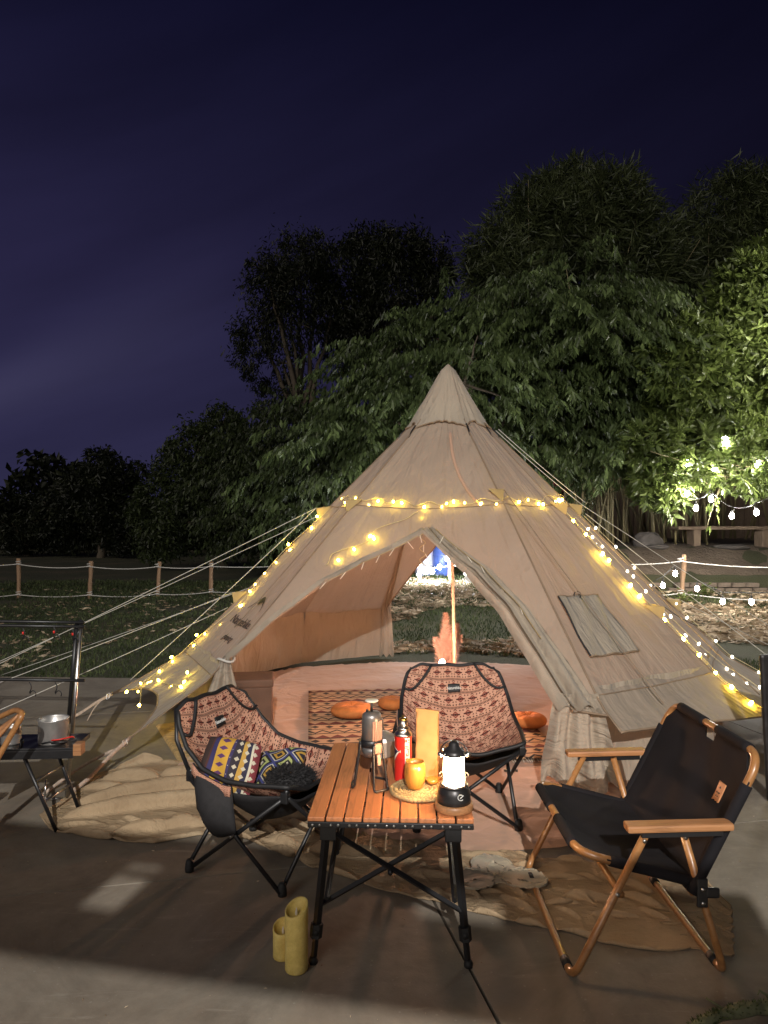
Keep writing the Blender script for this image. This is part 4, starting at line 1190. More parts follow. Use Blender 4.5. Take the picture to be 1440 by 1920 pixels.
lx = np.interp(np.linspace(0, 1, 16), np.linspace(0, 1, 7), [q[0] for q in low]); ly = np.interp(np.linspace(0, 1, 16), np.linspace(0, 1, 7), [q[1] for q in low])
mb.grid([[fn(fill[i][0], fill[i][1], 0), fn(lx[i], min(ly[i], fill[i][1]), 0)] for i in range(16)])
mb.build('printed_emblem', M_BLACKPRINT, tent)

# ================================================================== string lights
def bulb_mesh(r, mat, name):
    mb = MB(); mb.lathe([(0.0, -r * 1.5), (r * 0.7, -r * 1.1), (r, -r * 0.3), (r * 0.85, r * 0.5), (r * 0.35, r * 1.2), (0, r * 1.35)], 8)
    o = mb.build(name, mat); me = o.data; bpy.data.objects.remove(o); return me
BF = bulb_mesh(0.035, M_FESTOON, 'bulb'); BFF = bulb_mesh(0.036, M_FESTOON_FAR, 'bulb'); BFE = bulb_mesh(0.033, M_FESTOON_FENCE, 'bulb'); BFT = bulb_mesh(0.036, M_FESTOON_TREE, 'bulb'); BYR = bulb_mesh(0.010, M_BULB_RIDGE, 'bulb')
BY = bulb_mesh(0.0085, M_BULB_Y, 'bulb'); BYD = bulb_mesh(0.0075, M_BULB_DIM, 'bulb'); BW = bulb_mesh(0.0095, M_BULB_W, 'bulb')
def string(label, pts, bulbs, me, wire=M_WIRE, wr=0.0023, origin=None, name='string_lights', cat='string lights', group='fairy light strings on the tent', jit=0.02):
    """pts: the wire's run; bulbs: fractions along it"""
    P = [Vector(p) for p in pts]
    o = Vector(origin) if origin is not None else P[0].copy()
    root = thing(name, label, cat, o, group=group)
    mb = MB(); mb.tube([p - o for p in P], wr, 5); mb.build('wire', wire, root)
    N = len(P) - 1
    for t in bulbs:
        i = min(int(t * N), N - 1); p = P[i].lerp(P[i + 1], t * N - i)
        b = bpy.data.objects.new('bulb', BYD if (me is BY and rnd.random() < 0.35) else me); COL.objects.link(b); b.parent = root
        off = Vector((rnd.uniform(-1, 1), rnd.uniform(-0.6, 0), rnd.uniform(-1, 0.2))) * jit
        b.location = p - o + off
        b.rotation_euler = (rnd.uniform(-.9, .9), rnd.uniform(-.9, .9), 0)
    return root
def tp(ph, r, out=0.02): return TC + surf_at(ph, r, out)
fr = lambda n, j=0.3: [min(0.999, max(0.001, (i + 0.5 + rnd.uniform(-j, j)) / n)) for i in range(n)]
string('warm fairy lights draped straight across the front of the tent', [tp(ph, 0.83 + 0.05 * math.sin(R((ph + 82) * 1.1)) + 0.015 * math.sin(ph * 0.5)) for ph in np.linspace(-76, 84, 90)], fr(25, 0.75), BY, jit=0.035)
string('warm fairy lights running down the left outer edge of the tent', [tp(-75.5 + 2 * math.sin(r * 9), r) for r in np.linspace(0.92, 2.33, 70)], fr(21, 0.6), BY, jit=0.03)
string('warm fairy lights following the left door edge of the tent', [tp(-20 - 26 * t ** 0.7 + 2 * math.sin(t * 14), 0.93 + 0.36 * t) for t in np.linspace(0, 1, 50)], fr(6, 0.6), BY, jit=0.05)
string('short loop of warm fairy lights above the lower left corner of the tent', [tp(-66 + 8 * math.sin(t * 7), 1.98 + 0.34 * t) for t in np.linspace(0, 1, 40)], fr(9, 0.45), BY, jit=0.03)
string('warm fairy lights running down the ridge right of the door', [tp(49.5 + 1.5 * math.sin(r * 8), r, 0.016) for r in np.linspace(0.92, 2.13, 60)], fr(12, 0.6), BYR, jit=0.012)
string('white fairy lights in pairs running down the right side of the tent', [tp(62 + 3 * math.sin(r * 7), r) for r in np.linspace(0.98, 2.2, 60)], [q + e for q in fr(9, 0.3) for e in (-0.012, 0.012)], BW, jit=0.03)
string('white fairy lights along the far right outline of the tent', [tp(76, r) for r in np.linspace(0.98, 2.2, 50)], fr(9), BW)
# unlit twiggy fairy wire along the door edge
def twig_wire(label, pts):
    o = pts[0].copy(); root = thing('fairy_wire', label, 'fairy wire', o, group='unlit fairy wires')
    mb = MB(); mb.tube([p - o for p in pts], 0.003, 5); mb.build('wire', M_TAB, root)
    for i in range(4, len(pts), 5):
        mb = MB(); a = pts[i] - o; mb.tube([a, a + Vector((rnd.uniform(-.04, .04), -0.02, -0.045))], 0.003, 5); mb.build('unlit_bulb', M_CREAM, root)
twig_wire('unlit fairy wire with tiny bulbs hanging in the left door opening', [TC + p + FN * 0.03 + Vector((0, 0, -0.03)) for p in Pl[2:34]])
twig_wire('unlit fairy wire with tiny bulbs along the right door flap', [TC + p + FN * 0.06 + Vector((0.06, 0, 0.01)) for p in Pr[3:36]])
twig_wire('short unlit fairy wire dangling from the door peak', [TC + Pl[0] + FN * 0.03 + Vector((0.02 * math.sin(i), 0, -0.012 * i)) for i in range(22)])

# festoon bulbs
def festoon(label, cable, bulbs, me, drop, group='white festoon lights'):
    P = [Vector(p) for p in cable]; o = P[0].copy()
    root = thing('festoon_lights', label, 'festoon lights', o, group=group)
    mb = MB(); mb.tube([p - o for p in P], 0.006, 6); mb.build('cable', M_WIREDARK, root)
    for q in bulbs:
        q = Vector(q)
        b = bpy.data.objects.new('bulb', me); COL.objects.link(b); b.parent = root; b.location = q - o
        k = min(P, key=lambda p: (p - q).length) - o
        mb = MB(); mb.tube([k, q - o + Vector((0, 0, drop))], 0.004, 5); mb.tube([q - o + Vector((0, 0, drop * 0.35)), q - o + Vector((0, 0, drop + 0.03))], 0.014, 8); mb.build('socket', M_WIREDARK, root)
tb = [at(1288, 925, 10.6), at(1305, 952, 10.4), at(1333, 935, 10.5), at(1372, 967, 10.2), at(1418, 960, 10.1)]
cab = []
ks = [at(1262, 872, 10.7)] + [p + Vector((0, 0, 0.13)) for p in tb] + [at(1480, 905, 10.0)]
for a, b in zip(ks[:-1], ks[1:]): cab += sag(a, b, 0.04, 6)
festoon('bright white festoon bulbs hanging under the lit tree over the bench', cab, tb, BF, 0.05)
t2 = [at(1362, 830, 10.45), at(1288, 868, 10.6), at(1470, 790, 10.4), at(1420, 870, 10.5), at(1340, 880, 10.6)]
festoon('white festoon bulbs tucked up among the leaves of the lit tree', sag(at(1240, 850, 10.8), at(1500, 770, 10.4), 0.05, 20), t2, BFT, 0.04)
ob = [at(1475 + 22 * k, 560 + 62 * k, 9.9 - 0.15 * k) for k in range(6)]  # unseen bulbs added out of view to brighten the tree
festoon('unseen white festoon bulbs added right of the lit tree to brighten it', [p + Vector((0, 0, 0.12)) for p in ob], ob, BF, 0.05)
fb = [at(1243, 1097, 9.8), at(1266, 1075, 10.3), at(1307, 1103, 10.4), at(1355, 1127, 9.9), at(1409, 1128, 9.6), at(1225, 1107, 9.6)]
festoon('white festoon bulbs strung low along the right rope fence', [p + Vector((0, 0, 0.12)) for p in sorted(fb, key=lambda p: p.x)] + [at(1500, 1110, 9.4)], fb, BFE, 0.05)
hb_ = [Vector((-0.25 + 0.44 * k, 8.7, 1.60 + 0.05 * (k % 2))) for k in range(6)]  # unseen bulbs added to light the ground behind the tent
festoon('unseen white festoon bulbs added behind the tent to brighten the ground there', [p + Vector((0, 0, 0.12)) for p in hb_], hb_, BFF, 0.05)
for xx_ in (-0.4, 1.7):  # poles added only to carry those unseen bulbs
    mb = MB(); mb.tube([(0, 0, -0.1), (0.02, 0, 1.66)], 0.03, 8); o_ = mb.build('added_pole', M_POSTWOOD); o_.location = (xx_, 8.75, hz1(xx_, 8.75)); tag(o_, 'unseen wooden pole added for the hidden bulbs behind the %s half of the tent' % ('left' if xx_ < 0 else 'right'), 'pole', 'added light poles behind the tent')
db = [at(786, 1077, 13.0), at(798, 1071, 13.0), at(811, 1071, 13.0), at(824, 1063, 13.0), at(838, 1047, 13.0), at(873, 1073, 13.0), at(894, 1074, 13.0), at(820, 1095, 12.9)]
festoon('small white festoon bulbs in front of the drums behind the tent', [at(770, 1060, 13.0)] + [p + Vector((0, 0, 0.10)) for p in sorted(db, key=lambda p: p.x)] + [at(930, 1062, 13.0)], db, BFF, 0.05)

# ================================================================== cloths on the ground
def polyat(pts, t):
    """point at fraction t of a polyline by index"""
    k = t * (len(pts) - 1); i = min(int(k), len(pts) - 2); return Vector(pts[i]).lerp(Vector(pts[i + 1]), k - i)
def ridged(x, y, seed): return 1 - np.abs(2 * vnoise(x, y, seed) - 1)
PRESS = [(0.548, 2.06, 0.548, 2.72), (1.0, 2.08, 1.0, 2.70)]
def settle(P, excess, iters, seed, bend=0.35, fs=1.0):
    """lay too much cloth into a given outline: constraint relaxation over the ground, so it buckles into loose folds"""
    P = P.copy(); n, m, _ = P.shape; P0 = P.copy(); g_ = np.random.default_rng(seed)
    X, Y = P[..., 0], P[..., 1]
    X, Y = X * fs, Y * fs
    wq = 0.35 * vnoise(X * 2.1, Y * 2.1, seed + 4) - 0.22 * X          # folds wander along the sheet
    P[..., 2] = 0.006 + (0.06 / fs ** 0.5) * vnoise(X * 1.6, (Y + wq) * 9.0, seed) ** 2 + (0.03 / fs ** 0.5) * vnoise(X * 4, (Y + wq) * 16.0, seed + 6) + 0.002 * g_.random((n, m))
    def pairs(di, dj):
        a = (slice(max(0, -di), n - max(0, di)), slice(max(0, -dj), m - max(0, dj)))
        b = (slice(max(0, di), n - max(0, -di)), slice(max(0, dj), m - max(0, -dj)))
        return a, b
    cons = []
    for di, dj, k in ((1, 0, 1.0), (0, 1, 1.0), (1, 1, 0.5), (1, -1, 0.5), (2, 0, bend), (0, 2, bend), (4, 0, bend), (0, 4, bend * 0.7), (7, 0, bend * 0.6)):
        a, b = pairs(di, dj); e_ = excess[a]; e_ = 1 + (e_ - 1) * (0.20 if dj == 0 else 1.0 if di == 0 else 0.6); L0 = np.linalg.norm(P0[b] - P0[a], axis=-1) * e_
        cons.append((a, b, L0, k))
    edge = np.zeros((n, m, 1)); edge[0] = edge[-1] = 1; edge[:, 0] = edge[:, -1] = 1
    prev = P.copy()
    for it in range(iters):
        vel = (P - prev) * 0.90; prev = P.copy()
        P = P + vel; P[..., 2] -= 0.00035
        for _ in range(2):
            cor = np.zeros_like(P); cnt = np.zeros((n, m, 1))
            for a, b, L0, k in cons:
                d = P[b] - P[a]; l = np.linalg.norm(d, axis=-1) + 1e-9
                c = (d * ((l - L0) / l)[..., None]) * (0.5 * k)
                cor[a] += c; cor[b] -= c; cnt[a] += k; cnt[b] += k
            P = P + cor / np.maximum(cnt, 1) * 1.5
            P = P * (1 - 0.10 * edge) + np.concatenate([P0[..., :2], P[..., 2:]], -1) * (0.10 * edge)
            P[..., :2] += (P0[..., :2] - P[..., :2]) * 0.006
            for (x1, y1, x2, y2) in PRESS:
                dx, dy = x2 - x1, y2 - y1; tt = np.clip(((P[..., 0] - x1) * dx + (P[..., 1] - y1) * dy) / (dx * dx + dy * dy), 0, 1)
                ds = np.hypot(P[..., 0] - x1 - tt * dx, P[..., 1] - y1 - tt * dy)
                P[..., 2] = np.minimum(P[..., 2], 0.004 + 1.2 * np.maximum(0, ds - 0.02))
            P[..., 2] = np.maximum(P[..., 2], 0.004)
    return P
def ground_cloth(name, label, cat, upper, lower, mat, amp, seed, nu=170, nv=60, freq=3.0, base=0.008, edge_jit=0.03, folds=0):
    U = [on(px, py) for px, py in upper]; Lw = [on(px, py) for px, py in lower]
    V = np.zeros((nu + 1, nv + 1, 3))
    for i in range(nu + 1):
        t = i / nu; a = polyat(Lw, t); b = polyat(U, t)
        j0 = edge_jit * (float(vnoise(np.array(t * 22.0), np.array(0.5), seed)) - 0.5)
        a = a + Vector((0, j0, 0))
        for j in range(nv + 1):
            q = j / nv; p = a.lerp(b, q); V[i, j] = (p.x, p.y, 0)
    X, Y = V[..., 0], V[..., 1]
    wx = X + 0.12 * vnoise(X * 4, Y * 4, seed + 1); wy = Y * 1.0 + 0.12 * vnoise(X * 4 + 7, Y * 4, seed + 2)
    rot = 0.5
    fx, fy = wx * math.cos(rot) + wy * math.sin(rot), -wx * math.sin(rot) + wy * math.cos(rot)
    w2 = 0.10 * (vnoise(X * 2.3, Y * 2.3, seed + 21) - 0.5)
    gx_, gy_ = fx + w2, fy + w2
    f1 = vnoise(gx_ * freq * 0.8, gy_ * freq * 2.2, seed) ** 1.5 + 0.5 * ridged(gx_ * freq * 0.7 + 5, gy_ * freq * 2.0, seed + 31) ** 2
    f2 = ridged(gx_ * freq * 0.9 + 3, gy_ * freq * 4.5, seed + 5) ** 3
    f3 = ridged(gx_ * freq * 2.6, gy_ * freq * 2.2, seed + 7) ** 4
    f4 = ridged(gx_ * freq * 3.5, gy_ * freq * 8.5, seed + 8) ** 2
    h = amp * (0.62 * f1 + 0.20 * f2 + 0.10 * f3 + 0.05 * f4 + 0.25 * vnoise(wx * 2.2, wy * 2.2, seed + 9))
    if folds:                           # long loose folds, each with a steep lee side
        rr_ = random.Random(seed); pts_ = V.reshape(-1, 3)
        for k in range(folds):
            i0 = rr_.randrange(nu + 1); j0_ = rr_.randrange(nv + 1)
            x, y = V[i0, j0_, 0], V[i0, j0_, 1]; a_ = rr_.gauss(-0.18, 0.42); n_ = rr_.randrange(5, 12); A_ = amp * rr_.uniform(0.25, 0.70); w_ = rr_.uniform(0.012, 0.036)
            line = [(x, y)]
            for _ in range(n_):
                a_ += rr_.gauss(0, 0.28); x += 0.075 * math.cos(a_); y += 0.075 * math.sin(a_); line.append((x, y))
            best = np.full(X.shape, 9.0); side = np.zeros(X.shape); along = np.zeros(X.shape)
            for m_, ((x1, y1), (x2, y2)) in enumerate(zip(line[:-1], line[1:])):
                dx, dy = x2 - x1, y2 - y1; tt = np.clip(((X - x1) * dx + (Y - y1) * dy) / (dx * dx + dy * dy), 0, 1)
                ds = np.hypot(X - x1 - tt * dx, Y - y1 - tt * dy); c_ = (X - x1) * dy - (Y - y1) * dx
                upd = ds < best; best = np.where(upd, ds, best); side = np.where(upd, np.sign(c_), side); along = np.where(upd, (m_ + tt) / n_, along)
            A_ *= 1.0 + 0.9 * max(0.0, min(1.0, (i0 / nu - 0.5) / 0.25))
            ww = np.where(side > 0, w_ * 0.45, w_ * 1.5)
            h = np.maximum(h, h * 0.6 + A_ * np.exp(-(best / ww) ** 2) * np.sin(np.pi * np.clip(along, 0.02, 0.98)) ** 0.5)
    q = np.linspace(0, 1, nv + 1)[None, :]; t = np.linspace(0, 1, nu + 1)[:, None]
    e = np.minimum(np.minimum(q, 1 - q) * 9, 1.0) * np.minimum(np.minimum(t, 1 - t) * 16, 1.0)
    V[..., 2] = base + h * (0.25 + 0.75 * e) + 0.012 * (1 - e) * vnoise(X * 30, Y * 30, seed + 3)
    for (x1, y1, x2, y2) in PRESS:      # furniture bars press the cloth flat
        dx, dy = x2 - x1, y2 - y1; tt = np.clip(((X - x1) * dx + (Y - y1) * dy) / (dx * dx + dy * dy), 0, 1)
        dist = np.hypot(X - x1 - tt * dx, Y - y1 - tt * dy)
        V[..., 2] = np.minimum(V[..., 2], 0.006 + 0.45 * np.maximum(0, dist - 0.025))
    # rolled edge reaches the ground
    V[:, 0, 2] = 0.003; V[:, -1, 2] = 0.003; V[0, :, 2] = 0.003; V[-1, :, 2] = 0.003
    n, m = nu + 1, nv + 1
    i, j = np.meshgrid(np.arange(n - 1), np.arange(m - 1), indexing='ij'); a = (i * m + j).ravel()
    F = np.stack([a, a + m, a + m + 1, a + 1], -1)
    c = V.reshape(-1, 3).mean(0); c[2] = 0
    o = mesh_np(name, V.reshape(-1, 3) - c, F, mat, smooth=True); o.location = c
    tag(o, label, cat); return o

ground_cloth('groundsheet', 'reddish brown groundsheet covering the tent floor', 'groundsheet',
             [(440, 1274), (560, 1252), (720, 1243), (900, 1243), (1060, 1252), (1150, 1274)], [(330, 1440), (500, 1500), (640, 1560), (900, 1600), (1050, 1590), (1190, 1560)], M_SHEET, 0.018, 31, 150, 130, 2.2, 0.004, 0.0, folds=30)
def loose_cloth(name, label, cat, upper, lower, mat, nu, nv, exc, seed, iters, bend=0.35, solid=0.003, jag=0.07):
    U = [on(px, py) for px, py in upper]; Lw = [on(px, py) for px, py in lower]; P = np.zeros((nu + 1, nv + 1, 3))
    for i in range(nu + 1):
        t = i / nu; a = polyat(Lw, t); b = polyat(U, t); a = a + Vector((0, jag * (float(vnoise(np.array(t * 17.0), np.array(0.5), seed)) - 0.5), 0))
        for j in range(nv + 1): P[i, j] = a.lerp(b, j / nv)
    P[..., 2] = 0
    ex = exc[0] + (exc[1] - exc[0]) * vnoise(P[..., 0] * 2.3, P[..., 1] * 2.3, seed + 2)
    P = settle(P, ex, iters, seed, bend, 1.35)
    c = P.reshape(-1, 3).mean(0); c[2] = 0; m = nv + 1
    i, j = np.meshgrid(np.arange(nu), np.arange(nv), indexing='ij'); a = (i * m + j).ravel()
    o = mesh_np(name, P.reshape(-1, 3) - c, np.stack([a, a + m, a + m + 1, a + 1], -1), mat, smooth=True); o.location = c
    md = o.modifiers.new('subdiv', 'SUBSURF'); md.levels = 1; md.render_levels = 1
    o.modifiers.new('solid', 'SOLIDIFY').thickness = solid
    return tag(o, label, cat)
loose_cloth('burlap_sheet', 'long crumpled burlap sheet spread on the ground in front of the tent', 'burlap',
             [(120, 1500), (185, 1452), (270, 1432), (390, 1430), (480, 1450), (600, 1480), (700, 1500), (800, 1530), (900, 1585), (1000, 1610), (1100, 1620), (1220, 1640), (1320, 1655), (1370, 1700)],
             [(75, 1528), (110, 1552), (190, 1572), (290, 1580), (400, 1563), (500, 1590), (610, 1635), (710, 1668), (830, 1692), (940, 1722), (1060, 1750), (1170, 1772), (1290, 1782), (1372, 1790)], M_BURLAP, 230, 64, (1.16, 1.52), 5, 150, 0.3)
def crumple(label, px, py, w, dpt, seed, zb):
    c = on(px, py, zb); n = 46; P = np.zeros((n + 1, n + 1, 3))
    for i in range(n + 1):
        for j in range(n + 1):
            u, v = i / n * 2 - 1, j / n * 2 - 1; d = math.hypot(u, v) + 1e-6; k = 0.82 + 0.22 * math.sin(math.atan2(v, u) * 3 + seed) + 0.10 * math.sin(math.atan2(v, u) * 5 + seed * 2)
            r_ = max(abs(u), abs(v)) * k; P[i, j] = (u / d * r_ * w, v / d * r_ * dpt, 0)
    global PRESS
    keep = PRESS; PRESS = []
    P = settle(P, np.full((n + 1, n + 1), 1.5), 110, int(seed), 0.2, 3.2); PRESS = keep
    m = n + 1; i, j = np.meshgrid(np.arange(n), np.arange(n), indexing='ij'); a = (i * m + j).ravel()
    o = mesh_np('crumpled_cloth', P.reshape(-1, 3), np.stack([a, a + m, a + m + 1, a + 1], -1), M_COTTON, smooth=True); o.location = c
    o.modifiers.new('solid', 'SOLIDIFY').thickness = 0.003
    return tag(o, label, 'cloth')
crumple('pale cream crumpled cloth on the burlap between the table and the black chair', 930, 1640, 0.20, 0.13, 3.0, 0.022)
ground_cloth('straw_mat', 'shaggy straw coloured mat peeking out behind the left patterned chair', 'mat', [(292, 1362), (400, 1350)], [(335, 1432), (410, 1436)], M_STRAW, 0.02, 44, 40, 40, 4.0, 0.006, 0.05)

# rug in the tent
def rug(label, x0, y0, w, l, rz):
    rows = [[(-w / 2 + w * i / 40, -l / 2 + l * j / 60, 0.012 + 0.006 * float(vnoise(np.array(i * 0.3), np.array(j * 0.25), 6))) for j in range(61)] for i in range(41)]
    mb = MB(); mb.grid(rows, uv=True); o = mb.build('rug', M_RUG, None, 0.008); o.location = (x0, y0, 0.016); o.rotation_euler = (0, 0, rz)
    tag(o, label, 'rug')
    fr_ = MB()
    for i in range(90):
        x = -w / 2 + w * i / 89
        for s in (-1, 1): fr_.tube([(x, s * l / 2, 0.012), (x + rnd.uniform(-.01, .01), s * (l / 2 + 0.03), 0.003)], 0.002, 4)
    fr_.build('fringe', M_CREAM, o)
rug('brown tribal patterned rug on the tent floor behind the chairs', 0.22, 4.78, 1.45, 1.75, R(6))

def cushion(label, c, r=0.145, h=0.085):
    root = thing('round_cushion', label, 'cushion', c, rnd.uniform(0, 1), 'round orange cushions on the rug')
    rows = []
    for i in range(48):
        a = 2 * math.pi * i / 48; row = []
        for k in range(21):
            t = k / 20; th = math.pi * t
            rr = r * math.sin(th) ** 0.55 if 0 < k < 20 else 0.0
            z = h * (0.5 + 0.5 * -math.cos(th)) 
            if z > h * 0.5:
                q = rr / r
                z -= 0.022 * math.exp(-(q / 0.22) ** 2) + 0.010 * (abs(math.sin(a * 3)) < 0.28) * (1 - q) * 1.2
            row.append((rr * math.cos(a), rr * math.sin(a), z))
        rows.append(row)
    mb = MB(); mb.grid(rows, closeu=True); mb.build('pad', M_ORANGECLOTH, root)
    mb = MB(); mb.lathe([(0.014, h - 0.032), (0.016, h - 0.026), (0.008, h - 0.020), (0, h - 0.019)], 12); mb.build('button', M_ORANGECLOTH, root)
cushion('round tufted orange cushion on the rug behind the coffee press', (*on(660, 1352).xy, 0.034))
cushion('round orange cushion on the rug right of the back patterned chair', (*on(990, 1372).xy, 0.034), 0.12)
cushion('round orange cushion half hidden behind the left edge of the back chair', (*on(735, 1338).xy, 0.034), 0.10)

# storage box in the tent
bx = thing('storage_box', 'dark brown fabric storage box just inside the left of the tent', 'box', (-0.82, 4.42, 0.01), R(8))
mb = MB(); mb.bbox((0, 0, 0.17), (0.25, 0.25, 0.34), 0.012); mb.build('body', M_BROWNBOX, bx)
mb = MB(); mb.bbox((0, 0, 0.36), (0.265, 0.265, 0.05), 0.012); mb.build('lid', M_BROWNBOX, bx)
# small stool carrying flask lamp and pampas
st = thing('low_stool', 'small wooden stool behind the back chair carrying a lit flask lamp', 'stool', (0.41, 5.02, 0.03))
mb = MB(); mb.lathe([(0.0, 0.25), (0.14, 0.25), (0.145, 0.26), (0.145, 0.275), (0.14, 0.28), (0, 0.28)], 24); mb.build('seat', M_ARMWOOD, st)
for a in (0.5, 2.6, 4.7):
    mb = MB(); mb.tube([(0.12 * math.cos(a), 0.12 * math.sin(a), 0.0), (0.09 * math.cos(a), 0.09 * math.sin(a), 0.255)], 0.013, 8); mb.build('leg', M_ARMWOOD, st)
fl = thing('flask_lamp', 'glowing glass flask lamp in front of the pink pampas', 'lamp', (0.405, 4.94, 0.311))
mb = MB(); mb.lathe([(0.002, 0.0), (0.042, 0.0), (0.045, 0.006), (0.020, 0.080), (0.014, 0.100), (0.014, 0.135), (0.018, 0.142)], 24, caps=False); mb.build('glass', M_GLASS, fl)
mb = MB(); mb.lathe([(0.0, 0.008), (0.033, 0.008), (0.034, 0.014), (0.018, 0.066), (0.010, 0.082), (0, 0.086)], 20); mb.build('light', M_VASELIGHT, fl)
pv = thing('pampas_bouquet', 'dusty pink pampas plumes standing behind the flask lamp', 'pampas', (0.50, 5.62, 0.02))
mb = MB(); mb.lathe([(0.0, 0.0), (0.05, 0.0), (0.065, 0.05), (0.06, 0.14), (0.03, 0.20), (0.034, 0.22)], 18, caps=False); mb.build('vase', M_CREAM, pv)
for (dx, dy, h, bend) in ((-0.05, 0, 0.42, -0.05), (-0.012, 0.0, 0.615, 0.0), (0.05, 0.0, 0.53, 0.035), (0.0, 0.03, 0.47, -0.03), (0.035, -0.02, 0.44, 0.07)):
    pth = [Vector((dx * t + bend * t * t, dy * t, 0.10 + (h - 0.10) * t)) for t in np.linspace(0, 1, 12)]
    mb = MB(); mb.tube(pth, 0.002, 5); sm = mb.build('stalk', M_PAMPAS, pv)
    nn = 1100; tt = 0.22 + 0.78 * rng.random(nn); c = np.array([list(polyat(pth, float(t))) for t in tt])
    wdt = 0.085 * (1 - np.clip((tt - 0.22) / 0.8, 0, 1)) ** 0.55 + 0.012
    a = rng.normal(size=(nn, 3)) * np.array([1, 0.6, 0.2]); a /= np.linalg.norm(a, axis=1, keepdims=True); a[:, 2] += 0.65; a /= np.linalg.norm(a, axis=1, keepdims=True)
    L = wdt * rng.uniform(0.6, 1.2, nn)
    leaf_cloud('plume', c + a * (L * 0.5)[:, None], a, L, 0.0022, M_PAMPAS, pv)

# ================================================================== patterned bucket chairs
def bucket_chair(label, loc, rz):
    root = thing('patterned_chair', label, 'chair', loc, rz, 'patterned folding chairs')
    kv = [0, .18, .36, .52, .68, .84, 1.0]
    cy = [-.285, -.235, -.165, -.075, .04, .15, .25]; cz = [.625, .50, .375, .295, .268, .29, .345]
    ey = [-.285, -.250, -.195, -.115, .0, .12, .25]; ez = [.635, .560, .480, .420, .392, .385, .395]
    hw = [.205, .235, .255, .262, .262, .252, .232]
    def pt(u, v):
        """u -1..1 across, v 0..1 from back top to seat front"""
        e = abs(u) ** 2.2
        y = np.interp(v, kv, cy) * (1 - e) + np.interp(v, kv, ey) * e
        z = np.interp(v, kv, cz) * (1 - e) + np.interp(v, kv, ez) * e
        if v < 0.10:                      # rounded top corners
            z -= 0.035 * max(0, abs(u) - 0.75) / 0.25 * (1 - v / 0.10)
        x = u * np.interp(v, kv, hw) * (1.0 - 0.03 * (1 - e))
        return Vector((x, y, z + 0.003 * math.sin(u * 9 + v * 13)))
    rows = [[pt(-1 + 2 * i / 36, j / 48) for j in range(49)] for i in range(37)]
    mb = MB(); mb.grid(rows, uv=True); seat = mb.build('seat_cloth', M_TRIBAL, root, 0.008)
    rim = [r[0] for r in rows] + rows[-1][1:] + [r[-1] for r in rows[::-1]][1:] + rows[0][::-1][1:-1]
    mb = MB(); mb.tube(rim, 0.009, 8, closed=True); mb.build('binding', M_TRIM, root)
    for s in (-1, 1):                     # corner pockets of the back rest
        arc_ = [pt(s * (0.52 + 0.48 * t ** 1.0), 0.0 + 0.26 * (t ** 0.55 if False else math.sin(t * math.pi / 2))) + Vector((0, 0.010, 0.006)) for t in np.linspace(0, 1, 14)]
        mb = MB(); mb.tube(arc_, 0.008, 6, flat=0.7); mb.build('pocket_binding', M_TRIM, root)
    # label patch
    lab = [[pt(-0.13 + 0.26 * i / 8, 0.13 + 0.055 * j / 4) + Vector((0, 0.010, 0.003)) for j in range(5)] for i in range(9)]
    mb = MB(); mb.grid(lab); lb = mb.build('label_patch', M_TRIM, root, 0.003)
    text_on('Naturehike', 0.014, M_WHITEPRINT, lambda x, y, h: pt(-x / 0.21, 0.158 - y * 1.9) + Vector((0, 0.0135 + h, 0.004)), lb, 'printed_name')
    # black underside, hanging side pocket
    rows2 = [[pt(-0.97 + 1.94 * i / 20, 0.40 + 0.57 * j / 20) + Vector((0, 0, -0.035 - 0.05 * math.sin(math.pi * j / 20) * (1 - (abs(i - 10) / 10) ** 2))) for j in range(21)] for i in range(21)]
    mb = MB(); mb.grid(rows2); mb.build('under_seat', M_BLACKCLOTH, root, 0.006)
    rows3 = []
    for i in range(13):
        t = i / 12; p = pt(1.0, 0.45 + 0.27 * t); row = []
        for k in range(13):
            q = k / 12
            bul = 0.035 * math.sin(math.pi * q) * math.sin(math.pi * t)
            row.append(Vector((p.x + 0.012 + bul, p.y + 0.02 * q, p.z - 0.01 - (0.185 - 0.02 * math.cos(t * 6)) * q)))
        rows3.append(row)
    mb = MB(); mb.grid(rows3); pk = mb.build('side_pocket', M_BLACKCLOTH, root, 0.008)
    band = [[r_[0] + Vector((0.007, 0, -0.035 * q)) + Vector((0.004, 0, 0)) * q for q in (0, 1)] for r_ in rows3]
    mb = MB(); mb.grid(band, uv=True); mb.build('pocket_band', M_TRIBAL, pk, 0.003)
    # frame: crossed legs on the four sides
    F = {(-1, 1): Vector((-.215, .215, .012)), (1, 1): Vector((.215, .215, .012)), (-1, -1): Vector((-.215, -.215, .012)), (1, -1): Vector((.215, -.215, .012))}
    Tt = {k: Vector((k[0] * .225, .235 if k[1] > 0 else -.20, .355 if k[1] > 0 else .37)) for k in F}
    cyc = [(-1, 1), (1, 1), (1, -1), (-1, -1)]
    for i in range(4):
        a, b = cyc[i], cyc[(i + 1) % 4]
        off = Vector(((a[0] + b[0]) * 0.006, (a[1] + b[1]) * 0.006, 0))
        for (p, q, o2) in ((F[a], Tt[b], off), (F[b], Tt[a], off * -0.4)):
            mb = MB(); mb.tube([p + o2, q + o2], 0.0085, 8); mb.build('leg', M_BLACKMETAL, root)
        c = (F[a] + Tt[b] + F[b] + Tt[a]) / 4
        mb = MB(); mb.tube([c - off * 2, c + off * 3], 0.007, 8); mb.build('pivot', M_STEEL, root)
    for k, p in F.items():
        mb = MB(); mb.lathe([(0.017, -0.012), (0.019, 0.0), (0.016, 0.025), (0.011, 0.035)], 10, p); mb.build('foot', M_RUBBER, root)
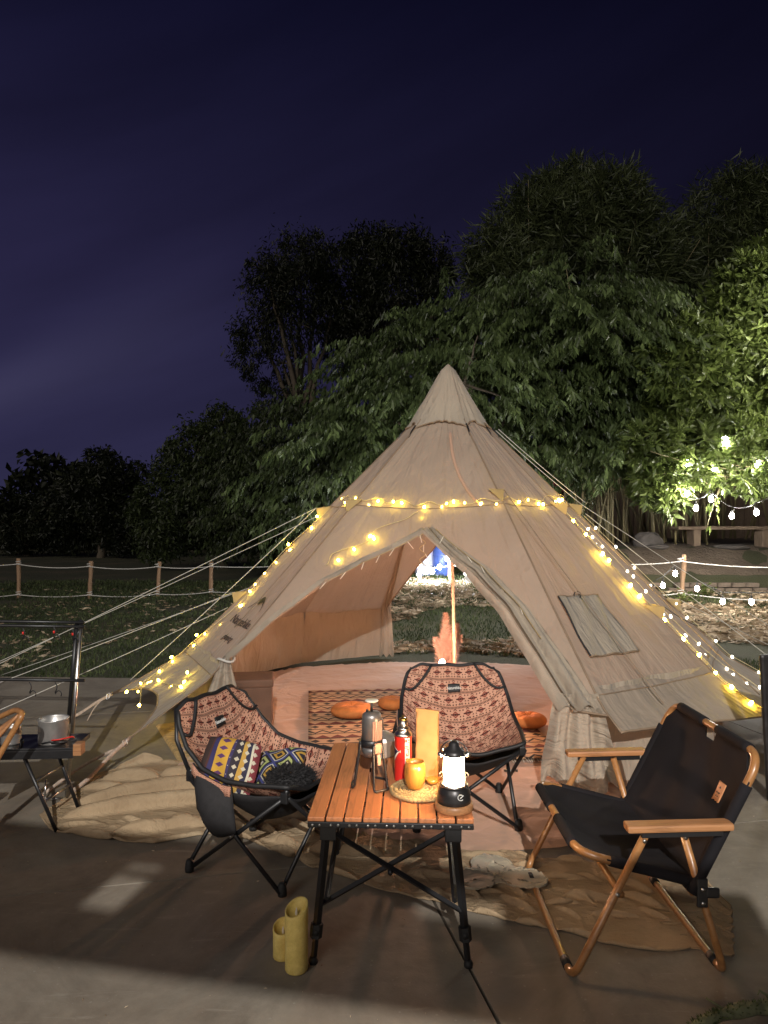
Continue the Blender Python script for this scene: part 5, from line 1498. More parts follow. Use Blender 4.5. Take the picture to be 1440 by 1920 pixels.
    for k, p in Tt.items():
        mb = MB(); mb.bbox(p, (0.026, 0.03, 0.04), 0.005); mb.build('hub', M_BLACKMETAL, root)
        mb = MB(); mb.lathe([(0.0, 0), (0.006, 0.0), (0.004, 0.003), (0, 0.004)], 8, p + Vector((k[0] * 0.0, 0, 0.02))); mb.build('rivet', M_STEEL, root)
    for s in (-1, 1):                     # back posts and front uprights carry the cloth
        mb = MB(); mb.tube([Tt[(s, -1)], Vector((s * .235, -.262, .50)), Vector((s * .20, -.295, .612))], 0.0085, 8); mb.build('back_post', M_BLACKMETAL, root)
        mb = MB(); mb.tube([Tt[(s, 1)], Vector((s * .230, .245, .385))], 0.0085, 8); mb.build('front_post', M_BLACKMETAL, root)
    return root
lc = Vector((-0.465, 2.80, 0.03))
bucket_chair('tribal patterned folding chair with colourful pillows left of the table', (lc.x, lc.y, 0.012), R(-115)).scale = (0.95, 0.97, 1.0)
bucket_chair('tribal patterned folding chair facing forward behind the table', (0.352, 3.26, 0.02), R(180 + 2)).scale = (1.02, 1.0, 0.98)

def pillow(label, loc, rot, w, h, t, mat, seed=0):
    n = 28; rows = []
    for side in (1, -1):
        rows = []
        for i in range(n + 1):
            row = []
            for j in range(n + 1):
                u, v = -1 + 2 * i / n, -1 + 2 * j / n
                k = max(0.0, (1 - u * u) * (1 - v * v)) ** 0.42
                wob = 0.010 * math.sin(u * 5 + v * 3 + seed)
                row.append(Vector((u * w / 2 * (1 - 0.08 * v * v), v * h / 2 * (1 - 0.08 * u * u), side * t / 2 * k + wob * k)))
            rows.append(row)
        if side == 1: mb = MB(); mb.grid(rows, uv=True); uv0 = list(mb.uv)
        else:
            o = len(mb.v); mb.grid([r_[::-1] for r_ in rows]); mb.uv = uv0 + uv0
    root = mb.build('pillow', mat); root.location = loc; root.rotation_euler = rot
    return tag(root, label, 'pillow', 'pillows on the left chair')
pillow('pillow with yellow band and purple lozenges standing in the left chair', lc + Vector((-0.115, -0.145, 0.395)), (R(62), R(8), R(-8)), 0.22, 0.21, 0.085, M_PIL0, 1)
pillow('pillow with navy and yellow diamonds lying in the left chair', lc + Vector((0.035, -0.05, 0.345)), (R(28), R(-14), R(-20)), 0.25, 0.22, 0.09, M_PIL1, 2)
# black furry hat
nn = 1600; dv = rng.normal(size=(nn, 3)); dv /= np.linalg.norm(dv, axis=1, keepdims=True); dv[:, 2] = np.abs(dv[:, 2])
hat = thing('fur_muff', 'small black furry bundle in front of the diamond pillow', 'fur', lc + Vector((0.115, -0.135, 0.315)), 0.3)
bm = bmesh.new(); bmesh.ops.create_icosphere(bm, subdivisions=3, radius=1)
me = bpy.data.meshes.new('core')
for v in bm.verts: v.co = Vector((v.co.x * 0.085, v.co.y * 0.06, v.co.z * 0.045 + 0.03))
bm.to_mesh(me); bm.free(); me.materials.append(M_BLACKCLOTH); co = bpy.data.objects.new('core', me); COL.objects.link(co); co.parent = hat
leaf_cloud('fur', dv * np.array([0.09, 0.065, 0.05]) + np.array([0, 0, 0.03]), dv * 0.6 + rng.normal(size=(nn, 3)) * 0.4, 0.035, 0.004, M_BLACKCLOTH, hat)

# ================================================================== folding table
TZ = 0.45
tab_ = thing('folding_table', 'low folding table with orange brown wooden slats and black legs', 'table', (0.033, 2.50, 0.0), R(-2.2))
ns = 9; W = 0.505; D = 0.735; sw = W / ns
slat_me = None
for i in range(ns):
    mb = MB(); mb.bbox((0, 0, 0), (sw - 0.005, D, 0.014), 0.003); o = mb.build('slat', M_TABLEWOOD, tab_)
    o.location = (-W / 2 + sw * (i + 0.5), 0, TZ - 0.007 + rnd.uniform(-.0006, .0006)); o.rotation_euler = (0, rnd.uniform(-.006, .006), 0)
for s in (-1, 1):
    mb = MB(); mb.bbox((0, s * (D / 2 - 0.012), TZ - 0.024), (W - 0.004, 0.022, 0.018), 0.003); rail = mb.build('end_rail', M_BLACKMETAL, tab_)
    for i in range(ns):
        for e in (-0.011, 0.011):
            mb = MB(); mb.tube([(-W / 2 + sw * (i + 0.5) + e, s * (D / 2 - 0.002), TZ - 0.024), (-W / 2 + sw * (i + 0.5) + e, s * (D / 2 + 0.002), TZ - 0.024)], 0.0042, 8); mb.build('rivet', M_STEEL, rail)
for sx in (-1, 1):
    mb = MB(); mb.bbox((sx * 0.198, 0, TZ - 0.045), (0.02, D - 0.05, 0.022), 0.003); mb.build('side_rail', M_BLACKMETAL, tab_)
    for sy in (-1, 1):
        a = Vector((sx * 0.195, sy * 0.335, TZ - 0.04)); b = Vector((sx * 0.235, sy * 0.352, 0.0)); m_ = a.lerp(b, 0.76)
        mb = MB(); mb.tube([a, m_], 0.0125, 4, smooth=False); lg_ = mb.build('leg', M_BLACKMETAL, tab_)
        mb = MB(); mb.tube([m_, b], 0.0095, 4, smooth=False); mb.build('leg_extension', M_BLACKMETAL, lg_)
        mb = MB(); mb.tube([a.lerp(b, 0.71), a.lerp(b, 0.81)], 0.019, 6, smooth=False); mb.tube([m_ + Vector((0, -0.02, 0)), m_ + Vector((0, 0.02, 0))], 0.009, 8); mb.build('clamp', M_RUBBER, lg_)
        mb = MB(); mb.bbox((sx * 0.19, sy * 0.335, TZ - 0.055), (0.05, 0.036, 0.045), 0.004); mb.build('bracket', M_BLACKMETAL, lg_)
        mb = MB(); mb.lathe([(0.013, 0.0), (0.014, 0.01), (0.010, 0.02)], 8, b); mb.build('foot', M_RUBBER, lg_)
def brace(a, b):
    mb = MB(); mb.tube([a, b], 0.0085, 4, smooth=False); mb.build('brace', M_BLACKMETAL, tab_)
for sy in (-1, 1):
    y = sy * 0.342
    brace((-0.17, y, TZ - 0.06), (0.213, y + sy * 0.004, 0.165)); brace((0.17, y - sy * 0.02, TZ - 0.06), (-0.213, y - sy * 0.02, 0.165))
    mb = MB(); mb.tube([(0, y - sy * 0.03, 0.278), (0, y + sy * 0.012, 0.278)], 0.008, 8); mb.build('pivot', M_BLACKMETAL, tab_)
for sx in (-1, 1):
    x = sx * 0.205
    brace((x, -0.31, TZ - 0.06), (x + sx * 0.01, 0.34, 0.19)); brace((x - sx * 0.02, 0.31, TZ - 0.06), (x - sx * 0.01, -0.34, 0.19))

# ---------------------------------------------------------------- lantern
def onT(px, py): p = on(px, py, TZ); p.z = TZ + 0.0015; return p
def put(o, p, z=None):
    o.location = (p.x, p.y, TZ + 0.001 if z is None else z)
L_ = thing('lantern', 'brightly lit camping lantern on a wooden base at the table corner', 'lantern', onT(851, 1517))
mb = MB(); mb.lathe([(0, 0), (0.058, 0), (0.060, 0.003), (0.060, 0.020), (0.057, 0.023), (0, 0.023)], 36); mb.build('wood_base', M_ARMWOOD, L_)
mb = MB(); mb.lathe([(0.052, 0.0232), (0.052, 0.036), (0.050, 0.05), (0.046, 0.068), (0.040, 0.074), (0, 0.074)], 36); bd = mb.build('body', M_DARKMETAL, L_)
mb = MB(); mb.lathe([(0.0445, 0.074), (0.0455, 0.078), (0.041, 0.082), (0.036, 0.080)], 32); mb.build('collar', M_STEEL, L_)
mb = MB(); mb.lathe([(0, 0.082), (0.028, 0.082), (0.0285, 0.086), (0.0285, 0.160), (0.026, 0.166), (0, 0.167)], 28); mb.build('light', M_LANTERN, L_)
mb = MB(); mb.lathe([(0.036, 0.081), (0.0365, 0.10), (0.0345, 0.15), (0.032, 0.168)], 28, caps=False); mb.build('glass', M_GLASS, L_)
mb = MB(); mb.lathe([(0, 0.168), (0.036, 0.168), (0.037, 0.173), (0.030, 0.184), (0.018, 0.192), (0.015, 0.205), (0.008, 0.210), (0, 0.211)], 28); mb.build('top', M_DARKMETAL, L_)
for k in range(4):
    a = math.pi / 4 + k * math.pi / 2; c, s = math.cos(a), math.sin(a)
    mb = MB(); mb.tube([(0.046 * c, 0.046 * s, 0.075), (0.044 * c, 0.044 * s, 0.11), (0.041 * c, 0.041 * s, 0.16), (0.045 * c, 0.045 * s, 0.176), (0.037 * c, 0.037 * s, 0.184)], 0.0018, 6); mb.build('guard_wire', M_STEEL, L_)
mb = MB(); mb.tube([(0.0455 * math.cos(a), 0.0455 * math.sin(a), 0.105) for a in np.linspace(0, 2 * math.pi, 29)[:-1]], 0.0016, 6, closed=True); mb.build('guard_wire', M_STEEL, L_)
for s in (-1, 1):
    mb = MB(); mb.lathe([(0.0, -0.008), (0.007, -0.006), (0.009, 0), (0.007, 0.006), (0, 0.008)], 12, (s * 0.043, -0.01, 0.172)); mb.build('knob', M_STEEL, L_)
mb = MB(); mb.tube([(0.043 * math.cos(a), -0.01 + 0.055 * math.sin(a) * 0.75, 0.172 + 0.03 * math.sin(a)) for a in np.linspace(0, math.pi, 18)], 0.002, 6); mb.build('handle', M_STEEL, L_)
em = MB(); em.tube([(0.016 + 0.0085 * math.cos(a), -0.0495, 0.052 + 0.0085 * math.sin(a)) for a in np.linspace(0.7, 5.6, 18)], 0.0013, 5); em.tube([(0.014, -0.0500, 0.049), (0.019, -0.0495, 0.054), (0.025, -0.0480, 0.0585)], 0.0013, 5); em.build('emblem', M_WHITEPRINT, bd)

# ---------------------------------------------------------------- coaster, cup, scoop
co_ = thing('woven_coaster', 'round woven seagrass coaster under the wooden cup', 'coaster', onT(787, 1486))
for ring in range(7):
    r = 0.012 + ring * 0.0135; n = max(10, int(r * 2 * math.pi / 0.0042)); nb = max(5, int(r * 2 * math.pi / 0.013))
    P = [(r * math.cos(a), r * math.sin(a), 0.008 + 0.0022 * math.sin(a * nb)) for a in np.linspace(0, 2 * math.pi, n, endpoint=False)]
    rr = [0.0068 + 0.0016 * math.sin(a * nb * 2 + ring) for a in np.linspace(0, 2 * math.pi, n, endpoint=False)]
    mb = MB(); mb.tube(P, rr, 6, closed=True); mb.build('braid', M_STRAW, co_)
cp = thing('wooden_cup', 'rounded golden wooden cup standing on the woven coaster', 'cup', onT(778, 1487)); cp.location.z = TZ + 0.017
mb = MB(); mb.lathe([(0, 0), (0.022, 0), (0.026, 0.004), (0.033, 0.025), (0.0355, 0.045), (0.0345, 0.065), (0.031, 0.088), (0.0285, 0.088), (0.031, 0.065), (0.032, 0.045), (0.029, 0.02), (0.018, 0.008), (0, 0.008)], 36); mb.build('bowl', M_CUPWOOD, cp)
sp = thing('wooden_scoop', 'small wooden scoop lying between the cup and the lantern', 'scoop', onT(811, 1480), R(25)); sp.location.z = TZ + 0.0165
mb = MB(); mb.lathe([(0, 0.0), (0.012, 0.001), (0.021, 0.010), (0.024, 0.020), (0.022, 0.020), (0.018, 0.011), (0.010, 0.005), (0, 0.004)], 24); mb.build('bowl', M_CUPWOOD, sp)
mb = MB(); mb.tube([(0.020, 0, 0.017), (0.045, 0, 0.022), (0.075, 0, 0.020)], [0.005, 0.004, 0.005], 8, flat=0.6); mb.build('handle', M_CUPWOOD, sp)

# ---------------------------------------------------------------- butane can
bc = thing('butane_can', 'red aerosol gas can with brass tip left of the paper bag', 'gas can', onT(756, 1462), R(-20))
mb = MB(); mb.lathe([(0, 0.0), (0.029, 0.0), (0.031, 0.003), (0.030, 0.006), (0.030, 0.150), (0.031, 0.153)], 36); mb.build('body', M_RED, bc)
mb = MB(); mb.lathe([(0.031, 0.153), (0.0315, 0.157), (0.028, 0.163), (0.0215, 0.169), (0.0215, 0.174), (0.023, 0.177), (0.019, 0.182), (0.012, 0.183)], 36); mb.build('shoulder', M_STEEL, bc)
mb = MB(); mb.lathe([(0.009, 0.183), (0.014, 0.184), (0.0145, 0.186), (0.0145, 0.205), (0.010, 0.206), (0, 0.206)], 24); mb.build('nozzle', M_STEEL, bc)
mb = MB(); mb.lathe([(0.0148, 0.2061), (0.0145, 0.211), (0.004, 0.212), (0.004, 0.222), (0, 0.223)], 20); mb.build('brass_tip', M_BRASS, bc)
def onc(a0, z0, r=0.0302):
    def fn(x, y, h): a = a0 + x / r; return Vector(((r + h) * math.cos(a), (r + h) * math.sin(a), z0 + y))
    return fn
def patch(fn, w, h, poly=None):
    mb = MB(); mb.grid([[fn(-w / 2 + w * i / 14, (-h / 2 + h * j / 4), 0) for j in range(5)] for i in range(15)]); return mb
fw = onc(R(-42), 0.083); patch(fw, 0.019, 0.135).build('print_band', M_CREAM, bc)
fw = onc(R(-42), 0.083)
for (x0, y0, w_, h_) in ((-0.006, 0.058, 0.008, 0.010), (0.004, 0.060, 0.005, 0.004), (0.004, 0.052, 0.005, 0.003), (-0.003, 0.040, 0.012, 0.003), (-0.003, 0.034, 0.012, 0.003), (0.001, 0.028, 0.009, 0.003), (0.003, 0.021, 0.003, 0.009),
                         (-0.004, 0.012, 0.003, 0.008), (0.002, 0.012, 0.003, 0.008), (-0.001, 0.007, 0.010, 0.003), (-0.001, -0.003, 0.010, 0.003), (-0.005, -0.007, 0.003, 0.008), (0.004, -0.008, 0.003, 0.008), (0.001, -0.017, 0.007, 0.003), (0.004, -0.025, 0.005, 0.003)):
    mb = MB(); mb.grid([[fw(x0 + w_ * (i / 3 - 0.5), y0 + h_ * (j - 0.5), 0.0007) for j in range(2)] for i in range(4)]); mb.build('print_mark', M_RED, bc)
fw = onc(R(-112), 0.10); mb = MB()
mb.grid([[fw(-0.020 + 0.032 * (i / 12) , -0.035 + (0.055 - 0.02 * (i / 12)) * (j / 6) + 0.045 * (i / 12) * (1 - j / 6), 0.0) for j in range(7)] for i in range(13)]); mb.build('print_shield', M_CREAM, bc)
mb = MB(); mb.grid([[fw(-0.018 + 0.024 * (i / 12) , -0.020 + (0.035 - 0.012 * (i / 12)) * (j / 6) + 0.028 * (i / 12) * (1 - j / 6), 0.0006) for j in range(7)] for i in range(13)]); mb.build('print_shield', M_NAVY, bc)

# ---------------------------------------------------------------- kraft paper bag
kb = thing('paper_bag', 'tall brown kraft paper bag standing behind the cup', 'paper bag', onT(801, 1453), R(-9))
def bagpt(u, v):
    """u 0..1 round, v 0..1 up"""
    a = u * 2 * math.pi; w, d = 0.042, 0.028 * (1 - v) ** 0.7 + 0.004
    c, s = math.cos(a), math.sin(a); k = max(abs(c), abs(s))
    sq = 0.25 + 0.75 / k
    cr = 0.0008 * math.sin(v * 31 + u * 17) + 0.0007 * math.sin(v * 13 - u * 40)
    return Vector((w * (1 - 0.05 * v) * max(-1, min(1, c * sq)) + cr, d * max(-1, min(1, s * sq)) + cr + 0.012 * v * v, 0.226 * v + 0.006 * v * (c * -0.9)))
rows = [[bagpt(i / 56, j / 30) for j in range(31)] for i in range(57)]
mb = MB(); mb.grid(rows, smooth=True); mb.build('body', M_KRAFT, kb)
mb = MB(); mb.add([bagpt(i / 56, 0.002) for i in range(56)], [tuple(range(56))]); mb.build('bottom', M_KRAFT, kb)
mb = MB(); mb.bbox((0.0, 0.010, 0.2215), (0.083, 0.010, 0.012), 0.002, Euler((0, R(4.2), 0))); mb.build('folded_top', M_KRAFT, kb)
mb = MB(); mb.grid([[Vector((0.026 + 0.014 * i / 4, -0.030 + 0.010 * i / 4 * (j / 6), 0.004 + 0.055 * j / 6 * (1 - 0.55 * (1 - i / 4)))) for j in range(7)] for i in range(5)]); mb.build('corner_fold', M_KRAFT, kb, 0.001)

# ---------------------------------------------------------------- coffee press on its stand
cpz = thing('coffee_press', 'dark hand coffee press held upright in a splayed metal stand', 'coffee press', onT(697, 1474), R(12))
mb = MB(); mb.lathe([(0, 0.095), (0.014, 0.098), (0.026, 0.104), (0.033, 0.116), (0.034, 0.135)], 32); mb.build('outlet', M_GUN, cpz)
mb = MB(); mb.lathe([(0.0345, 0.135), (0.0375, 0.137), (0.0375, 0.158), (0.0345, 0.160)], 32); mb.build('clamp_ring', M_BLACKMETAL, cpz)
mb = MB(); mb.lathe([(0.0335, 0.13), (0.0335, 0.232), (0.031, 0.243), (0.022, 0.250), (0.0, 0.251)], 32); mb.build('barrel', M_GUN, cpz)
mb = MB(); mb.tube([(0, 0, 0.25), (0, 0, 0.283)], 0.0045, 10); mb.tube([(-0.016, 0.0, 0.25), (-0.016, 0, 0.258)], 0.004, 8); mb.build('plunger_rod', M_DARKMETAL, cpz)
mb = MB(); mb.lathe([(0, 0.281), (0.020, 0.284), (0.023, 0.287), (0.021, 0.290), (0, 0.289)], 24); mb.build('plunger_knob', M_CREAM, cpz)
for k in range(5):
    x = -0.009 + 0.0075 * k; y = -math.sqrt(0.0335 ** 2 - x * x) - 0.0004
    mb = MB(); mb.bbox((x + 0.008, -math.sqrt(max(1e-6, 0.0335 ** 2 - (x + .008) ** 2)) - 0.0006, 0.190), (0.0055, 0.0022, 0.068), 0.0008); mb.build('grip_rib', M_COPPER, cpz)
for k in range(3):
    a = R(-70 + 120 * k); c, s = math.cos(a), math.sin(a); tx, ty = -s, c
    def lp(r, w, z): return Vector((c * r + tx * w, s * r + ty * w, z))
    loop = rpath([lp(0.037, -0.016, 0.148), lp(0.058, -0.026, 0.010), lp(0.066, -0.026, 0.004), lp(0.066, 0.026, 0.004), lp(0.058, 0.026, 0.010), lp(0.037, 0.016, 0.148)], 0.012, 5, True)
    mb = MB(); mb.tube(loop, 0.0042, 8, closed=True); lgk = mb.build('stand_leg', M_DARKMETAL, cpz)
    mb = MB(); mb.bbox(lp(0.0395, 0, 0.136), (0.008, 0.026, 0.034), 0.002, Euler((0, 0, a))); mb.build('leg_plate', M_COPPER if k == 0 else M_DARKMETAL, lgk)
    mb = MB(); mb.bbox(lp(0.045, 0, 0.100), (0.007, 0.014, 0.036), 0.002, Euler((0, R(-9), a))); mb.build('leg_plate', M_COPPER if k == 0 else M_DARKMETAL, lgk)

# ---------------------------------------------------------------- silver stove kettle behind the press
kt = thing('stove_burner', 'silver tank stove with bent tube behind the coffee press', 'stove', onT(709, 1414), R(10))
mb = MB(); mb.lathe([(0, 0.0), (0.066, 0.0), (0.069, 0.004), (0.069, 0.060), (0.064, 0.072), (0.030, 0.086), (0.016, 0.090), (0, 0.090)], 10, smooth=False); mb.build('tank', M_ALU, kt)
mb = MB(); mb.lathe([(0.008, 0.09), (0.012, 0.094), (0.009, 0.104), (0.0065, 0.112), (0.009, 0.120), (0.006, 0.134), (0, 0.136)], 16, (0.012, 0, 0)); mb.build('valve', M_STEEL, kt)
mb = MB(); mb.tube(rpath([(0.012, 0, 0.13), (0.008, 0, 0.162), (-0.025, 0.0, 0.170), (-0.055, 0.0, 0.150)], 0.02, 6), 0.0022, 6); mb.build('bent_tube', M_STEEL, kt)
mb = MB(); mb.tube([(0.060, -0.004, 0.070), (0.100, -0.012, 0.112)], 0.0035, 8); mb.build('lever', M_STEEL, kt)
for k in range(3):
    a = R(20 + 120 * k); mb = MB(); mb.tube([(0.05 * math.cos(a), 0.05 * math.sin(a), 0.012), (0.088 * math.cos(a), 0.088 * math.sin(a), 0.004)], 0.003, 6); mb.build('foot', M_DARKMETAL, kt)

# ================================================================== wood grain armchair on the right
X0, YN, YF = 0.0, 2.06, 2.72          # near and far side of the chair
ac = thing('folding_armchair', 'black canvas folding armchair with wood grain tube frame at right', 'armchair', (0.78, 2.39, 0.0))
O = Vector((0.78, 2.39, 0.0))
def W_(x, y, z): return Vector((x, y, z)) - O
# two U frames standing on their floor bars
for nm, xt, xb, dy in (('front_frame', 0.765, 0.548, 0.0), ('rear_frame', 0.872, 1.000, 0.022)):
    pth = rpath([W_(xt, YN + dy, 0.445), W_(xb, YN + dy, 0.014), W_(xb, YF - dy, 0.014), W_(xt, YF - dy, 0.445)], 0.05, 8)
    mb = MB(); mb.tube(pth, 0.0115, 12); fr_ = mb.build(nm, M_TUBEWOOD, ac)
    for yy in (YN + dy + 0.075, YF - dy - 0.075):
        mb = MB(); mb.tube([W_(xb, yy - 0.02, 0.0145), W_(xb, yy + 0.02, 0.0145)], 0.0142, 12); mb.build('floor_sleeve', M_RUBBER, fr_)
    for yy, sg in ((YN + dy, -1), (YF - dy, 1)):
        for tt in (0.06, 0.42):
            c = W_(xt + (xb - xt) * tt, yy, 0.445 - 0.43 * tt)
            mb = MB(); mb.tube([c + Vector((0, sg * 0.010, 0)), c + Vector((0, sg * 0.0155, 0))], 0.006, 10); mb.build('bolt', M_STEEL, fr_)
# armrests with black brackets
for yy in (YN - 0.004, YF + 0.004):
    mb = MB(); mb.bbox((0, 0, 0), (0.305, 0.047, 0.021), 0.006, Euler((0, R(-1.5), 0))); o = mb.build('armrest', M_ARMWOOD, ac); o.location = W_(0.852, yy, 0.460)
    mb = MB(); mb.bbox((0.01, 0, -0.020), (0.235, 0.018, 0.020), 0.002, Euler((0, R(-1.5), 0))); mb.build('bracket', M_BLACKMETAL, o)
# seat hoop and back hoop
SF, SR = Vector((0.575, 0, 0.362)), Vector((0.925, 0, 0.275))
BT, BB = Vector((1.105, 0, 0.655)), Vector((0.900, 0, 0.255))
def hoop(a, b, inset, name):
    pth = rpath([W_(b.x, YN + inset, b.z), W_(a.x, YN + inset, a.z), W_(a.x, YF - inset, a.z), W_(b.x, YF - inset, b.z)], 0.075, 9)
    mb = MB(); mb.tube(pth, 0.0125, 12); return mb.build(name, M_TUBEWOOD, ac)
hoop(SF, SR, 0.040, 'seat_hoop'); hoop(BT, BB, 0.018, 'back_hoop')
def sling(a, b, inset, name, dip, notch, over=0.006, nrm=Vector((0, 0, 1)), back=False):
    """cloth stretched over a hoop: corners cut away and a hand notch in the far edge"""
    rows = []; nu, nv = 44, 40
    y0, y1 = YN + inset, YF - inset
    for i in range(nu + 1):
        u = i / nu; row = []
        cut = 0.085 * max(0.0, 1 - min(u, 1 - u) / 0.10) ** 0.7        # corner cut
        nt = notch if abs(u - 0.5) < 0.065 else 0.0
        for j in range(nv + 1):
            v = j / nv
            t0 = (cut + nt) / (b - a).length
            q = t0 + (1 - t0) * v
            p = a.lerp(b, q)
            s_ = math.sin(math.pi * u) ** 0.7
            d_ = dip * s_ * math.sin(math.pi * min(1, 0.12 + 0.88 * q)) ** 0.8
            edge_roll = 0.014 * math.exp(-((min(u, 1 - u)) / 0.02) ** 2)
            yy = y0 - 0.013 + (y1 - y0 + 0.026) * u
            wr = 0.003 * math.sin(u * 21 + q * 6) * s_ + 0.004 * math.sin(q * 9 + u * 4) * s_
            row.append(W_(p.x, yy, p.z) + nrm * (0.0135 - d_ - edge_roll * 0.7 + wr))
        rows.append(row)
    mb = MB(); mb.grid(rows, uv=True); o = mb.build(name, M_BLACKCANVAS, ac, 0.004)
    # sleeve folded round the side tubes and the end bar
    for k in (0, nu):
        mb = MB(); yy = y0 if k == 0 else y1
        mb.tube([W_(a.lerp(b, t).x, yy, a.lerp(b, t).z) for t in np.linspace(0.095 / (b - a).length, 1.0, 12)], 0.0168, 12); mb.build('sleeve', M_BLACKCANVAS, o)
    for (u0, u1) in ((0.10, 0.425), (0.575, 0.90)):
        mb = MB(); mb.tube([W_(a.x, y0 + (y1 - y0) * t, a.z) for t in np.linspace(u0, u1, 8)], 0.0168, 12); mb.build('sleeve', M_BLACKCANVAS, o)
    return o, rows
sling(SF, SR, 0.040, 'seat_cloth', 0.035, 0.030)
bn = (BT - BB).cross(Vector((0, 1, 0))).normalized(); bn = bn if bn.x < 0 else -bn
bo, brow = sling(BT, BB, 0.018, 'back_cloth', 0.040, 0.042, nrm=bn)
# leather patch printed with a small mark, on the near side of the back
def bk(u, q): 
    i = u * 44; a = brow[int(i)]; j = q * 40; return a[int(j)].lerp(a[min(40, int(j) + 1)], j - int(j)).lerp(brow[int(i) + 1][int(j)], i - int(i)) + bn * 0.004
pr = [[bk(0.175 + 0.075 * i / 6, 0.30 + 0.14 * j / 6) for j in range(7)] for i in range(7)]
mb = MB(); mb.grid(pr); lp_ = mb.build('leather_patch', M_LEATHER, bo, 0.002)
for (u, q, w) in ((0.212, 0.345, 0.008), (0.200, 0.375, 0.006), (0.226, 0.375, 0.006), (0.212, 0.375, 0.005), (0.204, 0.40, 0.005), (0.220, 0.40, 0.005)):
    c = bk(u, q) + bn * 0.003; e1 = Vector((0, 1, 0)); e2 = (BT - BB).normalized()
    mb = MB(); mb.add([c + e1 * w * 0.7, c + e2 * w * 0.7, c - e1 * w * 0.7, c - e2 * w * 0.5], [(0, 1, 2, 3)], False); mb.build('printed_mark', M_BLACKPRINT, lp_)
# hinge plates at the rear, seat cross bars
for yy, sg in ((YN + 0.022, -1), (YF - 0.022, 1)):
    c = W_(0.925, yy + sg * 0.018, 0.262)
    mb = MB(); mb.bbox(c, (0.032, 0.010, 0.085), 0.012); mb.bbox(c + Vector((0.03, 0, -0.0)), (0.04, 0.012, 0.030), 0.006); h_ = mb.build('hinge', M_BLACKMETAL, ac)
    for dz in (-0.028, 0.012):
        mb = MB(); mb.tube([c + Vector((0, sg * 0.005, dz)), c + Vector((0, sg * 0.010, dz))], 0.006, 10); mb.build('bolt', M_STEEL, h_)
mb = MB(); mb.tube([W_(0.905, YN + 0.02, 0.255), W_(0.905, YF - 0.02, 0.255)], 0.0115, 10); mb.build('cross_bar', M_TUBEWOOD, ac)
mb = MB(); mb.tube([W_(0.69, YN + 0.005, 0.255), W_(0.69, YF - 0.005, 0.255)], 0.0105, 10); mb.build('cross_bar', M_TUBEWOOD, ac)

# ================================================================== candles
def candle(label, px, py, r, h, slope, rz):
    p = on(px, py); root = thing('pillar_candle', label, 'candle', (p.x, p.y, 0.0), rz, 'pillar candles by the table leg')
    n = 40; rows = []
    prof_ = [(0.0, 0.0, 0), (r * 0.95, 0, 0), (r, 0.004, 0)] + [(r, 0.004 + (h - 0.004) * k / 8, k / 8) for k in range(1, 9)] + [(r * 0.93, h + 0.002, 1), (r * 0.86, h - 0.001, 1), (r * 0.84, h - 0.012, 0.9), (r * 0.5, h - 0.02, 0.5), (0, h - 0.02, 0.4)]
    for i in range(n):
        a = 2 * math.pi * i / n; row = []
        for (rr, z, k) in prof_:
            row.append((rr * math.cos(a), rr * math.sin(a), z + k * slope * (rr / r) * (math.cos(a - 0.9)) - k * slope * 0.3 * (1 - rr / r)))
        rows.append(row)
    mb = MB(); mb.grid(rows, closeu=True); mb.build('wax', M_CANDLE, root)
    mb = MB(); mb.lathe([(0.0, 0), (0.0035, 0.002), (0.0045, 0.010), (0.002, 0.022), (0, 0.027)], 10, (0, 0, h - 0.026)); mb.build('flame_wick', M_CREAM, root)
candle('tall yellow pillar candle with a slanted top by the left table leg', 556, 1817, 0.0345, 0.185, 0.017, 0)
candle('short yellow pillar candle tucked behind the tall one', 531, 1793, 0.0315, 0.093, 0.013, 0.5)

# ================================================================== left: rack, side table, pots
rk = thing('hanging_rack', 'black metal hanging rack with hooks at the left edge', 'rack', (*on(125, 1497).xy, 0.0))
ro = rk.location.copy()
def K(px, py, d): return at(px, py, d) - ro
d0 = 3.46
pt_, pb_ = K(153, 1163, d0), Vector((0, 0, 0))
mb = MB(); mb.tube([pb_, pt_], 0.0095, 10); mb.build('pole', M_STEEL, rk)
mb = MB(); mb.tube([pb_.lerp(pt_, 0.42) + Vector((-0.022, 0, 0)), pt_ + Vector((-0.022, 0, -0.01))], 0.010, 10); mb.build('pole_sleeve', M_BLACKMETAL, rk)
for py, nm in ((1167, 'top_bar'), (1175, 'top_bar'), (1276, 'lower_bar')):
    mb = MB(); mb.tube([K(158, py, d0 - 0.02), K(-150, py - 4, d0 + 0.02)], 0.0075, 10); mb.build(nm, M_BLACKMETAL, rk)
mb = MB(); mb.tube([K(-140, 1165, d0), Vector(((-140 - 720) * d0 / FPX, d0, 0)) - ro], 0.0095, 10); mb.build('pole', M_BLACKMETAL, rk)
for px, py in ((42, 1180), (100, 1178), (135, 1182), (55, 1282), (103, 1282)):
    c = K(px, py, d0 - 0.02)
    mb = MB(); mb.tube([c + Vector((0.010 * math.sin(a * 1.0), 0, 0.008 - 0.016 * a)) for a in np.linspace(0, 3, 10)] + [c + Vector((0.018 + 0.014 * math.cos(b), 0, -0.05 - 0.016 * math.sin(b))) for b in np.linspace(math.pi, 2.2 * math.pi, 9)], 0.0026, 6); hk = mb.build('hook', M_BLACKMETAL, rk)
    if py < 1200:
        mb = MB(); mb.tube([c + Vector((0.002, 0, -0.012)), c + Vector((0.004, 0, -0.024))], 0.005, 6); mb.build('hook_sleeve', M_RED, hk)
